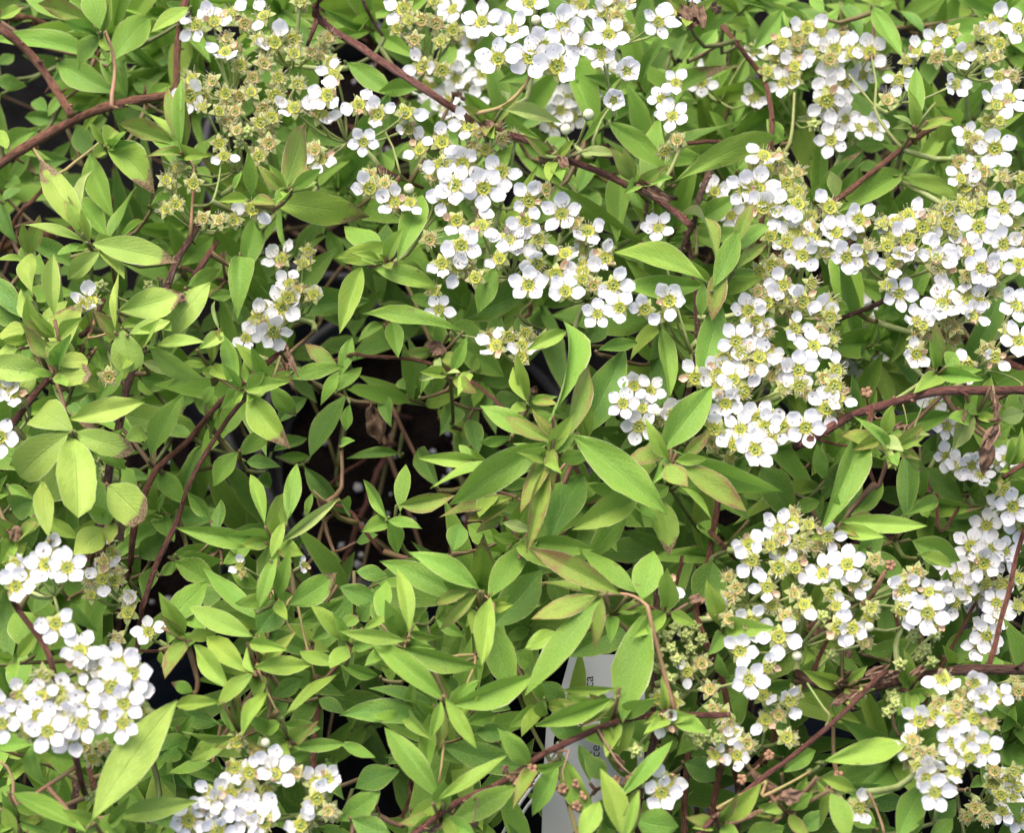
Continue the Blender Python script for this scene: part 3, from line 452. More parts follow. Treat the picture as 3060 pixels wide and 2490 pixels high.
# flowers: x y kind [size] ; F open, H petals dropping, S spent, G green fruit, W open seen lower/sideways, K cupped, B bud, D dried
FLOWERS = {
(0, 0, 1.0): """123 16 H;144 9 H;134 14 F;153 15 S;165 10 H;175 13 H;142 24 S;141 33 H;162 25 S;172 27 H;183 25 S;184 34 S;194 33 S;205 24 S;207 39 S;150 41 S;133 51 S;120 50 S;119 60 H;141 59 S;
157 58 S;172 60 S;186 53 S;158 49 S;174 49 S;127 67 H;137 70 S;142 77 S;148 82 S;137 90 S;163 77 S;170 74 S;162 98 S;168 90 S;147 70 S;150 60 S;165 40 S;193 68 S;200 72 H;205 60 H;209 47 W;197 94 S;
200 100 H;208 67 H;184 68 H;140 98 W;166 33 H;150 2 H;172 4 H;188 0 S;104 113 S;112 105 S;121 115 S;110 128 S;127 137 S;137 138 S;146 138 S;158 131 H;150 90 G;155 82 G;134 42 H;164 68 S""",
(0, 0, 2.0): "176 162 H;190 165 S",
(1, 0, 0.0): "88 14 F 25;107 19 F 28;138 18 F 30;98 37 F 26;118 36 F 28;135 42 F 30;147 26 F 24;163 35 F 24;167 22 F 24;178 45 K 22;170 63 K 22;122 14 B;154 73 B;140 81 B;118 2 F;110 0 H;127 29 F",
(1, 0, 0.8): """39 6 H;42 13 F;35 18 S;46 25 S;50 13 S;59 15 S;62 26 S;70 19 S;51 42 H;55 42 S;63 44 S;58 1 S;49 3 H;
11 66 H;23 72 H;14 89 F 22;40 71 H;41 81 H;49 94 H;63 89 H;72 78 S;81 92 S;90 94 S;63 103 H;58 110 F;76 103 F;71 116 F;89 118 F;81 122 H;66 124 H;57 127 H;92 130 F;72 138 H;88 141 H;55 150 S;75 154 F;84 161 H;
99 162 H;63 165 F;73 167 F;58 158 H;110 152 H;104 150 H;100 108 F;108 102 H;107 115 H;117 126 H;128 119 S;115 139 H;138 134 F;146 140 F;154 145 H;123 150 S;140 159 H;131 155 H;122 165 H;165 162 H;177 162 H;
151 171 H;134 172 H;100 87 S;108 86 S;86 83 S;80 79 H;18 118 H;27 115 S;34 127 H;18 110 S;42 119 B;43 127 W;84 174 H;207 73 F 22;200 62 F 20;209 52 F 20;210 88 S;198 143 F 23""",
(1, 0, 1.4): "163 8 W;172 11 S;176 3 H;198 14 F 25;212 8 F 25;150 3 W;150 10 W;152 157 W;168 6 H",
(1, 0, 3.0): "52 53 W;58 55 W;72 50 W;66 63 W;82 65 W;65 68 W;78 55 W;88 47 W;82 28 W;70 40 W;127 58 W;134 60 W;137 69 F 22;142 62 W;145 73 W;132 77 W;152 58 W;150 46 W;160 45 W;166 45 W;70 6 W;85 20 W;60 62 W",
(2, 0, 2.0): """72 26 S;62 27 H;58 35 H;53 45 S;81 25 S;78 18 H;95 31 F;92 37 S;72 35 W;70 42 H;70 50 S;92 45 W;93 52 W;90 57 W;90 63 H;95 65 W;94 71 W;107 33 H;117 33 H;112 47 W;101 52 W;101 74 W;93 88 W;99 82 W;
63 52 W;121 27 H;82 78 G;110 80 W;118 80 W;102 30 F;86 33 F""",
(2, 0, 1.2): """159 26 F 22;168 21 F;159 36 S;177 28 F;192 25 F;185 20 F;195 15 F;205 20 F;210 18 F;198 28 F;184 36 S;195 36 H;172 36 W;170 53 F 23;146 33 W;135 50 W;132 58 W;128 63 S;197 48 W;206 48 W;204 62 F;196 66 F;
190 76 S;207 73 H;198 76 W;195 93 F 26;178 85 F 20;178 94 W;183 88 W;173 102 S;185 104 W;188 108 S;200 111 S;174 112 W;183 117 S;177 117 H;212 112 S""",
(2, 0, 0.9): """44 103 S;51 98 H;60 98 H;62 107 S;72 108 S;65 115 S;58 121 S;72 120 S;47 118 F;44 123 H;39 119 H;50 130 F;57 132 H;72 128 H;80 132 H;92 130 H;80 142 S;70 147 H;66 140 H;65 152 F;
81 149 F;89 134 H;100 138 H;110 138 H;118 140 H;110 145 H;105 150 F;120 147 H;62 145 W;55 148 W;75 160 H;88 158 S;102 161 F;112 163 H;123 160 F;131 165 H;84 163 H;130 148 W;125 140 S;133 140 H;141 135 H;150 130 H;
150 142 F;155 138 S;165 130 S;175 125 H;180 130 S;188 126 S;200 130 F;165 140 F;170 145 F;176 137 F;185 142 F;197 144 S;207 140 S;160 150 F;158 160 H;178 158 H;172 153 H;190 155 F;200 153 F;210 150 S;143 160 S;
180 167 F;186 168 F;195 170 F;157 168 S;163 166 H;140 150 H;210 165 W;48 170 S;56 166 S;62 165 S;178 172 H;96 146 H;137 158 H;148 152 F;116 154 H;128 154 H""",
(2, 0, 2.4): "20 120 F 22;35 130 W;30 135 W;10 48 W;12 52 W;43 32 W;44 62 W",
(0, 1, 0.2): "57 15 H;52 18 H;68 62 S;9 72 H;4 66 H;0 100 F 28;0 88 H;30 172 H",
(0, 1, 1.8): "181 4 W;190 12 H;180 13 S;176 19 F;166 22 S;161 26 F;154 38 F 20;165 30 S;171 34 H;196 11 W;186 8 S;93 5 G;63 5 G;68 172 H;66 122 G;74 116 G;70 126 G;60 114 G",
(1, 1, 0.6): "117 5 F;140 9 F 26;151 1 H;160 23 F 22;174 19 F 23;170 5 F;158 5 H;205 15 H;203 23 F;190 20 H",
(1, 1, 1.2): "61 20 F 20;58 9 W;97 43 H;105 45 H;113 43 W;105 37 S;115 35 S;112 50 S;176 79 F 24;193 71 F 23;186 93 F 26;188 82 F 20;198 85 B;207 86 H;183 68 W",
(2, 1, 0.8): """47 9 S;62 15 S 28;63 5 H;75 15 F;41 21 H;46 27 H;53 16 H;77 26 F;85 22 H;92 25 S;33 40 F;29 34 H;42 33 H;52 33 S;70 32 H;80 34 F;86 33 H;93 39 S;82 43 F;91 46 H;26 51 H;20 47 H;37 48 W;48 50 H;53 47 H;62 54 S;
41 58 W;32 64 F;22 61 H;16 64 H;21 70 F;27 79 H;38 71 H;72 58 F;70 62 H;56 62 S;73 68 S;62 70 S;77 72 H;86 52 H;96 58 F;88 63 S;95 68 F;97 75 F;90 82 H;80 4 S;36 95 F;47 88 F;56 88 F;52 94 H;45 108 F 27;63 94 H;70 87 H;
77 94 F;75 105 H;56 101 W;43 100 F;68 97 H;32 105 W;20 95 H;8 63 H;3 67 H;18 103 W""",
(2, 1, 3.0): "115 27 W;113 33 W;122 35 W;118 41 W;104 42 W;101 48 F 22;120 46 F 22;128 47 W;125 55 W;116 57 W;105 65 W;128 62 W;116 64 W;120 72 S;97 48 W;108 38 W;110 10 W;107 18 W",
(2, 1, 1.1): """135 10 F 24;127 5 W;161 4 S;178 1 F;178 14 F;187 8 F;186 16 F;181 24 W;162 17 F;165 12 H;150 30 H;146 28 F;140 31 H;155 35 S;146 43 S;146 48 W;165 28 S;170 31 S;195 10 S;208 18 F 26;210 40 F;203 34 S;190 45 S;
195 50 H;178 55 H;175 60 H;183 65 H;193 3 F;115 72 D;129 87 D;113 88 D""",
(2, 1, 2.4): "165 112 W;180 117 W;173 118 W;186 124 W;195 115 W;202 114 W;162 88 S;165 93 W;157 79 W;206 143 F;200 143 W;190 155 W;180 168 W;192 170 W;201 171 W;210 150 S;212 155 F;201 133 S",
(2, 1, 0.85): "60 157 F;69 153 F;79 155 F;90 162 F;62 163 S;52 160 H;41 167 H;36 164 H;47 165 H;55 168 S;73 166 S;82 168 S;97 168 F;63 170 W;72 173 S",
(0, 2, -0.2): """29 6 F 27;10 6 H;10 20 F 27;15 12 F;42 8 F;35 43 F 27;50 60 F 27;75 68 F 27;28 75 S 26;57 77 S 26;26 88 W;37 85 F;60 90 S 26;47 87 S;70 82 F 27;83 74 F;85 85 F;77 93 F 27;40 92 F;24 100 F 26;
10 100 W;52 95 F;67 100 F;77 105 F;52 105 F;45 113 F;30 110 F;17 110 H;87 97 H;2 105 F;0 95 F;5 110 F;13 88 H;43 102 H;62 97 F;50 70 H;66 70 H""",
(0, 2, 1.4): "57 15 S;64 15 H;72 16 S;57 25 S;80 27 S;74 52 S;80 36 H;93 48 F 20;65 4 S;53 120 S;65 120 S;58 127 S;56 150 G;150 7 H 15;190 6 H 13",
(0, 2, 0.9): """148 117 S;160 124 S;166 117 B;147 133 H;156 136 F;151 140 H;170 131 F;172 137 F;178 133 F;186 136 S;166 147 F;155 143 S;197 143 H;205 140 W;198 152 H;137 157 F;133 150 F;144 150 F;130 157 F;146 164 F;
164 160 F;157 156 F;148 157 W;125 168 F;118 166 F;136 165 F;136 172 F;157 165 F;166 167 F;192 167 S;188 169 H;174 172 H;205 160 S;127 163 H;194 158 S""",
(1, 2, 1.0): """203 20 H;195 48 G;203 50 G;198 60 G;206 58 G;200 70 G;195 70 G;205 77 G;210 65 G;198 90 S;208 92 S;201 104 H;210 105 S;203 142 H;200 148 H;184 122 G;193 55 G;209 45 G;
114 138 D;119 134 D;107 139 D;111 143 D;117 141 D;147 143 D;152 150 D;142 147 D;147 157 D;138 146 D;172 141 D;185 136 D;181 140 D;56 170 D;82 167 D""",
(2, 2, 0.85): """43 3 H;36 4 H;50 11 H;60 8 S 27;70 8 H;77 7 F;88 12 F;103 6 F 26;107 18 W;53 20 W;83 21 H;70 24 S;93 24 S;76 31 F;87 30 W;96 32 W;105 30 F;103 36 H;112 16 S;118 33 S;120 3 S;146 11 S;34 21 S;29 27 S;24 34 H;
18 42 W;29 40 S;43 41 H;56 31 H;60 51 H;54 45 H;72 52 H;36 60 F;44 57 H;47 65 F;53 70 W;52 58 H;37 70 F;41 78 F;41 90 W;72 63 B;88 38 G;117 45 B;97 45 H;106 46 W;97 50 W;117 38 W;64 38 S;
138 22 H;137 34 H;140 20 H;148 22 F;154 23 W;142 28 W;153 36 F;158 42 W;144 38 W;130 6 D""",
(2, 2, 1.3): """8 45 G;5 58 G;12 68 S;3 73 W;17 84 S;19 96 S;26 100 S;50 88 H;60 83 F;58 92 W;67 91 W;70 97 H;52 103 H;47 107 W;60 100 S;27 112 W;30 118 W;35 112 W;20 125 W;34 125 W;5 112 G;10 118 G;22 115 G;65 114 S;40 118 S;
28 107 S;114 153 S;110 158 H;2 50 G;12 52 G;0 65 G;8 108 G;15 112 G;54 125 D;55 132 D;37 140 D;85 130 D;30 166 D;95 153 D;67 140 D;97 138 D;131 88 G;133 93 G;128 98 G;148 62 G;156 66 G;152 58 G;144 50 G;158 50 G;136 68 G;93 62 G;112 86 G""",
(2, 2, 0.5): """163 78 H;172 78 F;182 80 W;174 87 H;188 90 K 24;196 88 W;166 88 W;160 93 S;171 94 S;148 104 H;158 100 W;155 109 F;168 103 H;182 102 H;193 106 W;144 116 S;163 110 F;172 112 F;168 117 F 25;176 120 W;182 110 F;
181 116 S;154 124 S;189 121 F 26;140 121 W;146 124 H;147 132 W;155 134 F;165 128 F;170 135 F;179 126 W;178 138 W;152 140 F;146 144 W;157 148 F 26;172 127 S;163 136 W""",
(2, 2, 2.4): """166 6 W;172 14 W;180 8 W;188 5 H;194 2 W;178 22 W;170 29 W;182 25 W;160 25 W;190 18 S;199 18 S;199 23 W;196 30 W;210 32 S;197 38 W;187 45 W;190 50 W;185 56 W;190 63 W;210 85 S;210 15 H;
195 135 S;193 143 S;207 135 S;199 150 S;209 145 W;205 152 W;200 160 W;210 164 W;199 143 W;183 158 S;190 164 S""",
}
# branches on a 2133 x 1736 grid: radius, level, tail (s start / e end / n none), tint, points
BR = [
(12.5, 1.5, 's', 2, (-90, 400, 0, 335, 60, 298, 140, 252, 230, 225, 330, 207, 400, 195)),
(11.5, 1.35, 's', 2, (-60, 10, 0, 58, 60, 110, 110, 170, 147, 240)),
(9, 1.5, 'n', 2, (388, -60, 385, 0, 374, 80, 362, 190, 350, 220)),
(9.5, 0.7, 's', 1, (672, -90, 668, 0, 662, 28, 720, 80, 820, 150, 900, 196, 975, 238, 1040, 270, 1130, 306, 1220, 345, 1300, 386, 1380, 420, 1440, 468)),
(6, 0.9, 'n', 1, (662, 25, 650, 60, 638, 95)),
(7, 1.9, 'e', 0, (1505, 55, 1530, 85, 1562, 125, 1592, 168, 1605, 215, 1606, 290, 1600, 350)),
(8, 1.6, 's', 2, (1700, 445, 1725, 428, 1800, 372, 1880, 310, 1950, 262)),
(12, 0.9, 'e', 1, (1660, 930, 1690, 915, 1750, 880, 1830, 846, 1930, 820, 2030, 815, 2133, 810, 2220, 830)),
(5.5, 1.1, 'n', 0, (1816, 848, 1808, 900, 1803, 950, 1818, 1000, 1820, 1010)),
(4, 1.2, 'n', 0, (1690, 910, 1740, 925, 1800, 930)),
(8, 1.9, 's', 0, (285, 1060, 300, 1030, 330, 975, 390, 920, 440, 860, 500, 805, 545, 765, 600, 720)),
(7, 1.8, 's', 1, (290, 1290, 302, 1255, 330, 1170, 370, 1080, 395, 1010, 430, 940, 480, 870, 530, 815, 600, 760)),
(8.5, 0.9, 's', 1, (780, 1790, 860, 1736, 960, 1670, 1060, 1620, 1140, 1565, 1240, 1520, 1340, 1491, 1440, 1486, 1520, 1490)),
(13, 1.6, 'e', 3, (1660, 1400, 1700, 1425, 1770, 1440, 1850, 1422, 1960, 1402, 2060, 1398, 2200, 1405)),
(7, 1.0, 's', 1, (1400, 1790, 1450, 1745, 1560, 1640, 1650, 1580, 1740, 1502, 1800, 1440, 1850, 1400)),
(8, 1.9, 's', 0, (1500, 1400, 1465, 1330, 1455, 1250, 1480, 1150, 1500, 1030, 1512, 950)),
(5, 1.9, 'n', 0, (1480, 1110, 1500, 1130, 1530, 1165)),
(9, 2.2, 's', 3, (1362, 1520, 1364, 1400, 1366, 1300, 1370, 1225, 1360, 1170)),
(6, 2.0, 'n', 0, (1372, 1290, 1395, 1250, 1415, 1200, 1420, 1160)),
(8, 2.0, 's', 3, (1440, 800, 1452, 740, 1455, 680, 1445, 560, 1428, 480)),
(5, 1.9, 's', 0, (730, 740, 760, 740, 830, 746, 905, 760, 975, 790, 1050, 850, 1080, 880)),
(9, 2.8, 's', 2, (1425, 1800, 1428, 1736, 1430, 1600, 1440, 1540)),
(9, 2.7, 's', 2, (1455, 1800, 1470, 1736, 1500, 1620, 1515, 1540)),
(8, 2.9, 's', 3, (1530, 1780, 1540, 1690, 1530, 1600)),
(10, 1.4, 's', 3, (222, 1010, 250, 885, 268, 800, 300, 715, 335, 620, 370, 540, 415, 465)),
(7, 1.4, 'n', 1, (400, 585, 430, 540, 452, 505)),
(10, 0.8, 's', 1, (0, 920, 25, 885, 60, 835, 95, 795, 115, 760)),
(7, 1.0, 'n', 1, (170, 700, 190, 680, 215, 625)),
(8, 0.4, 's', 1, (120, 1430, 105, 1370, 75, 1320, 40, 1270, 20, 1230)),
(7, 1.9, 'e', 3, (1750, 665, 1770, 655, 1830, 632, 1880, 610)),
(7, 1.8, 's', 0, (2050, 1420, 2065, 1370, 2090, 1270, 2120, 1160, 2140, 1090)),
(10, 2.4, 's', 3, (150, 1690, 155, 1640, 150, 1590)),
(8, 1.0, 'e', 2, (2085, 1000, 2110, 980, 2160, 950)),
(4.5, 2.8, 'e', 0, (2050, 1235, 2030, 1265, 1975, 1360)),
(4.5, 1.9, 'n', 0, (1430, 300, 1500, 295, 1545, 320, 1580, 350)),
(4.5, 2.0, 'n', 3, (750, -20, 757, 5, 775, 40, 800, 78)),
(5, 1.9, 'n', 0, (790, 348, 830, 368, 880, 392)),
(9, 1.6, 's', 4, (1450, 445, 1455, 420, 1478, 350)),
(6, 2.9, 's', 2, (35, 455, 60, 425, 90, 390)),
(6, 1.8, 's', 2, (215, 1020, 230, 980, 240, 955)),
(4, 2.0, 'n', 0, (270, 1355, 320, 1358, 368, 1352)),
(5, 2.6, 's', 0, (720, 1060, 745, 1090, 800, 1150)),
(5, 2.4, 's', 0, (780, 1740, 790, 1700, 770, 1660)),
(7, 2.4, 'n', 3, (1000, 8, 985, -20, 975, -40)),
(5, 1.6, 'n', 0, (1690, 1410, 1740, 1300, 1760, 1260)),
(5, 2.4, 'n', 0, (1860, 1380, 1870, 1310, 1860, 1270)),
(4, 2.6, 'n', 0, (1950, 1030, 1960, 1110, 2000, 1050)),
(7, 1.4, 'n', 4, (1300, 385, 1360, 402, 1410, 416)),
(4, 2.4, 'n', 0, (1930, 1260, 1920, 1330, 1900, 1400)),
]
# young shoots: tile, radius, level, tint, points
TW = [
(0, 0, 1.6, 1.4, 5, (60, 15, 66, 20, 71, 35, 72, 50, 70, 66)), (0, 0, 1.4, 1.2, 5, (110, 86, 115, 95, 121, 106)), (0, 0, 1.5, 1.7, 6, (35, 110, 48, 100, 57, 93, 64, 87)),
(1, 0, 2.0, 0.3, 6, (82, 72, 92, 69, 103, 65, 115, 53, 118, 46)), (1, 0, 1.6, 0.5, 7, (125, 97, 138, 99, 150, 95, 158, 93)), (1, 0, 1.5, 0.5, 7, (157, 88, 162, 75, 168, 66)),
(1, 0, 1.2, 0.5, 7, (142, 97, 143, 90, 140, 84)), (1, 0, 1.9, 1.0, 7, (198, 116, 206, 105, 213, 92)), (2, 0, 1.5, 1.4, 7, (142, 84, 150, 74, 158, 65)), (2, 0, 1.3, 2.0, 7, (120, 68, 121, 52, 118, 36)),
(2, 0, 1.6, 2.0, 7, (67, 90, 69, 75, 70, 58)), (0, 1, 1.8, 0.4, 5, (30, 55, 34, 64, 40, 78, 45, 96)), (0, 1, 1.3, 1.2, 5, (136, 62, 148, 70, 155, 74, 163, 68, 176, 63)), (0, 1, 1.4, 0.4, 5, (55, 38, 68, 34, 76, 31)),
(1, 1, 1.6, 0.3, 6, (148, 98, 138, 100, 132, 106, 130, 118)), (1, 1, 1.2, 1.2, 5, (98, 136, 108, 137, 118, 140)), (1, 1, 1.3, 1.6, 7, (116, 88, 116, 70, 112, 55)), (2, 1, 1.5, 1.2, 7, (158, 58, 161, 48, 164, 40)),
(1, 2, 2.0, 0.6, 5, (160, 25, 172, 24, 182, 26, 190, 31, 193, 37)), (1, 2, 1.3, 0.9, 5, (45, 44, 41, 52, 39, 62)), (1, 2, 1.5, 1.3, 6, (84, 62, 80, 78, 74, 92)), (1, 2, 1.5, 1.0, 6, (65, 100, 64, 120, 61, 142)),
(1, 2, 1.2, 0.9, 5, (86, 23, 93, 28, 96, 34)), (0, 2, 1.7, 0.7, 5, (-3, 128, 4, 132, 8, 142, 10, 156)), (0, 2, 1.4, 1.0, 6, (160, 68, 165, 82, 173, 98)), (0, 2, 1.3, 1.3, 6, (170, 22, 178, 40, 184, 50)),
(0, 2, 1.3, 1.5, 6, (184, 25, 190, 50, 197, 76)), (0, 2, 1.7, 0.8, 5, (48, 166, 62, 164, 78, 163)), (2, 2, 1.5, 1.3, 5, (116, 148, 121, 160, 126, 176)), (2, 2, 1.3, 0.9, 6, (22, 158, 36, 150, 52, 141)),
(2, 2, 1.3, 0.9, 6, (50, 151, 66, 143, 80, 135)), (2, 2, 1.2, 1.0, 7, (78, 80, 88, 95, 92, 100)), (0, 0, 1.1, 1.2, 7, (138, 96, 137, 112, 133, 126)), (1, 0, 1.1, 1.0, 7, (24, 77, 32, 92, 36, 108)),
(1, 2, 0.9, 0.8, 8, (142, 122, 138, 135, 140, 143)), (1, 2, 0.9, 0.8, 8, (160, 108, 172, 128, 182, 138)), (1, 2, 0.8, 0.8, 8, (85, 152, 84, 160, 82, 168)), (2, 1, 0.9, 0.7, 8, (194, 68, 196, 85, 198, 96, 192, 106)),
(2, 0, 1.1, 2.0, 7, (104, 46, 112, 56, 120, 66)), (2, 1, 1.0, 1.3, 7, (211, 76, 212, 66, 200, 60, 190, 58)), (2, 1, 0.9, 1.5, 7, (140, 95, 139, 85, 137, 78)), (2, 1, 0.9, 1.5, 7, (144, 95, 148, 85, 151, 77)),
]
TINTS = [(1.12, .98, .92, 1), (1.05, .93, 1.02, 1), (1.12, 1.05, .90, 1), (.62, .66, .68, 1), (.95, 1.15, 1.25, 1), (1.1, .95, .95, 1), (1.05, 1.2, .85, 1), (.75, 1.25, .7, 1), (.8, .75, .8, 1)]
# dark gaps between the plants (2133 grid): x y rx ry
HOLES = [(1215, 1400, 85, 50), (1205, 1590, 80, 50), (1150, 1690, 50, 60), (1500, 1680, 60, 60), (900, 930, 60, 70), (660, 1000, 60, 60), (600, 870, 40, 50), (980, 1090, 30, 30), (430, 640, 40, 40), (560, 880, 35, 40), (1290, 300, 35, 30), (1900, 60, 45, 35), (1240, 40, 30, 25), (20, 480, 40, 60), (1050, 1420, 40, 40),
         (765, 930, 110, 95), (730, 1075, 95, 65), (690, 600, 48, 48), (320, 1195, 52, 60), (375, 1390, 95, 75), (770, 1640, 65, 55), (700, 1500, 45, 40), (1700, 310, 62, 48), (1990, 400, 42, 42),
         (2035, 640, 50, 60), (2110, 745, 45, 75), (1835, 980, 42, 60), (1850, 1040, 52, 30), (100, 80, 55, 40), (45, 220, 55, 50), (288, 315, 30, 42), (470, 375, 42, 50), (615, 490, 35, 42), (790, 1690, 55, 50),
         (1990, 1660, 65, 55), (728, 160, 40, 40), (735, 1240, 35, 50), (1120, 1190, 30, 30), (420, 700, 25, 60), (850, 1000, 60, 60), (870, 1180, 35, 35), (1880, 1680, 40, 40)]

# ------------------------------------------------------------------ ground
g = MB()
S = 30
g.v = [Vector((-S, -S, 0)), Vector((S, -S, 0)), Vector((S, S, 0)), Vector((-S, S, 0))]
g.face((0, 1, 2, 3))
tag(link('ground', g.mesh('ground', [M['mat']])), 'black woven ground fabric beneath the potted shrubs', 'ground', kind='structure')

# ------------------------------------------------------------------ pots
POTS = [
    dict(key='left', pos=(-0.155, 0.075), seed=(40, 330), pot='black plastic pot under the yellow green leaved shrub, its wall showing through a gap'),
    dict(key='top', pos=(-0.06, 0.228), seed=(235, 60), pot='black plastic pot under the shrub with the long arching bare branch'),
    dict(key='centre', pos=(-0.03, 0.10), seed=(265, 390), pot='black plastic pot of white specked soil under the leafy shrub with few flowers'),
    dict(key='right_top', pos=(0.115, 0.205), seed=(540, 130), pot='black plastic pot under the shrub with the densest band of white flowers'),
    dict(key='right_low', pos=(0.105, 0.062), seed=(530, 420), pot='black plastic pot with the white label and many bare brown stems'),
]
LAB = {
    'left': 'yellow green spirea with rounded leaves, withered brown tips and low white flower heads',
    'top': 'spirea with a long arching purplish branch carrying spent and fresh white flower clusters',
    'centre': 'leafy bright green spirea with pointed leaves and bronze young shoots around the dark gap',
    'right_top': 'spirea densely covered with a broad band of fading white flowers beside arching green leaves',
    'right_low': 'spirea with white flower clusters and bare brown crusty stems beside the white label',
}
POT_H, POT_R = 0.105, 0.060

def lathe(mb, prof, seg=40, mat=0):
    n0 = len(mb.v)
    for r, z in prof:
        for s in range(seg):
            a = 2 * math.pi * s / seg
            mb.v.append(Vector((r * math.cos(a), r * math.sin(a), z)))
    for i in range(len(prof) - 1):
        for s in range(seg):
            s2 = (s + 1) % seg
            mb.face((n0 + i * seg + s, n0 + i * seg + s2, n0 + (i + 1) * seg + s2, n0 + (i + 1) * seg + s), mat)

wall = MB(); lathe(wall, [(.001, .004), (.046, .004), (.047, .006), (.0555, .088), (.0540, .088), (.0455, .008), (.001, .008)])
rim = MB(); lathe(rim, [(.0557, .0872), (.0605, .0880), (.0612, .0890), (.0616, .1040), (.0610, .1052), (.0585, .1052), (.0578, .1042), (.0560, .0885)])
wall_me = wall.mesh('pot_wall', [M['plastic']]); rim_me = rim.mesh('pot_rim', [M['plastic']])
for P in POTS:
    px, py = P['pos']
    root = bpy.data.objects.new('plant_pot', None); COL.objects.link(root)
    root.location = (px, py, 0.0); root.empty_display_size = .02
    tag(root, P['pot'], 'pot', 'black nursery pots')
    link('wall', wall_me, root); link('rim', rim_me, root)
    sb = MB()
    seg, rings = 36, 9
    for i in range(rings + 1):
        r = .0545 * i / rings
        for s in range(seg):
            a = 2 * math.pi * s / seg
            x, y = r * math.cos(a), r * math.sin(a)
            z = .086 + .006 * noise.noise(Vector((x * 90 + px * 50, y * 90 + py * 50, 3))) + .003 * noise.noise(Vector((x * 300, y * 300, px * 99)))
            sb.v.append(Vector((x, y, z)))
    for i in range(rings):
        for s in range(seg):
            s2 = (s + 1) % seg
            sb.face((i * seg + s, (i + 1) * seg + s, (i + 1) * seg + s2, i * seg + s2))
    soil = link('soil', sb.mesh('soil', [M['soil']]), root)
    pm = MB()
    for i in range(45):
        a, r = random.uniform(0, 6.28), .052 * math.sqrt(random.random())
        x, y = r * math.cos(a), r * math.sin(a)
        pm.ball(Vector((x, y, .089 + random.uniform(-.001, .003))), random.uniform(.0007, .0019), seg=5, rings=3, jit=.3, squash=.8)
    pe = link('perlite', pm.mesh('perlite', [M['perlite']], smooth=False), soil)
    pe['kind'] = 'stuff'
    P['base'] = Vector((px, py, .088))

roots = {}
for P in POTS:
    e = bpy.data.objects.new('spirea_shrub', None); COL.objects.link(e)
    e.location = P['base']; e.empty_display_size = .02
    tag(e, LAB[P['key']], 'shrub', 'potted spirea shrubs')
    roots[P['key']] = e
    P['leafcount'] = 0
BYKEY = {P['key']: P for P in POTS}

def which(x, y):
    return min(POTS, key=lambda P: (P['seed'][0] - x) ** 2 + ((P['seed'][1] - y) * 1.05) ** 2)['key']

# ------------------------------------------------------------------ branches
NODES = []          # (point, shrub key) samples of woody stems that things attach to

def branch_mesh(pts, r0, r1, knobs=True, rough=.26, dense=1.0):
    mb = MB()
    L = sum((pts[i + 1] - pts[i]).length for i in range(len(pts) - 1))
    rad, l = [], 0
    sd_ = random.uniform(0, 99)
    for i, p in enumerate(pts):
        if i: l += (p - pts[i - 1]).length
        t = l / L
        rad.append((r0 + (r1 - r0) * t) * (1 + rough * noise.noise(Vector((l * 260, sd_, 0)))))
        pts[i] = p + Vector((noise.noise(Vector((l * 70, sd_, 1))), noise.noise(Vector((l * 70, sd_, 5))), noise.noise(Vector((l * 70, sd_, 9))))) * r0 * .8
    mb.tube(pts, rad, 9)
    if knobs:                       # buds, leaf scars and short spurs
        d = random.uniform(.004, .010)
        acc = 0
        for i in range(1, len(pts) - 1):
            acc += (pts[i] - pts[i - 1]).length
            if acc > d:
                acc = 0; d = random.uniform(.003, .010) / dense
                t = (pts[i + 1] - pts[i]).normalized()
                o = t.orthogonal().normalized()
                o = Matrix.Rotation(random.uniform(0, 6.28), 3, t) @ o
                b = pts[i] + o * rad[i] * .8
                k = random.random()
                if k < .55:
                    mb.ball(b, rad[i] * random.uniform(.35, .6), seg=6, rings=4, axis=(o + t * .8), squash=random.uniform(1.0, 2.0), jit=.15)
                elif k < .85:
                    e = b + (o + t * .5 + rv(.3)).normalized() * rad[i] * random.uniform(1.2, 2.6)
                    mb.tube([b, b.lerp(e, .5) + rv(rad[i] * .2), e], [rad[i] * .4, rad[i] * .3, rad[i] * .22], 5)
                else:
                    mb.ball(b, rad[i] * .5, seg=6, rings=3, axis=o, squash=.5, jit=.3)
    return mb

def rebase(mb, o):
    for i in range(len(mb.v)): mb.v[i] = mb.v[i] - o
    return mb

def tail_to_pot(p, d, key):
    """hidden lower length of a stem, running down into its pot"""
    b = BYKEY[key]['base']
    foot = b + Vector((random.uniform(-.02, .02), random.uniform(-.02, .02), -.004))
    q = p + d.normalized() * min(.02, (p - foot).length * .2) + Vector((0, 0, -.012))
    m = q.lerp(foot, .5) + Vector((random.uniform(-.008, .008), random.uniform(-.008, .008), .01))
    return [q, m, foot]

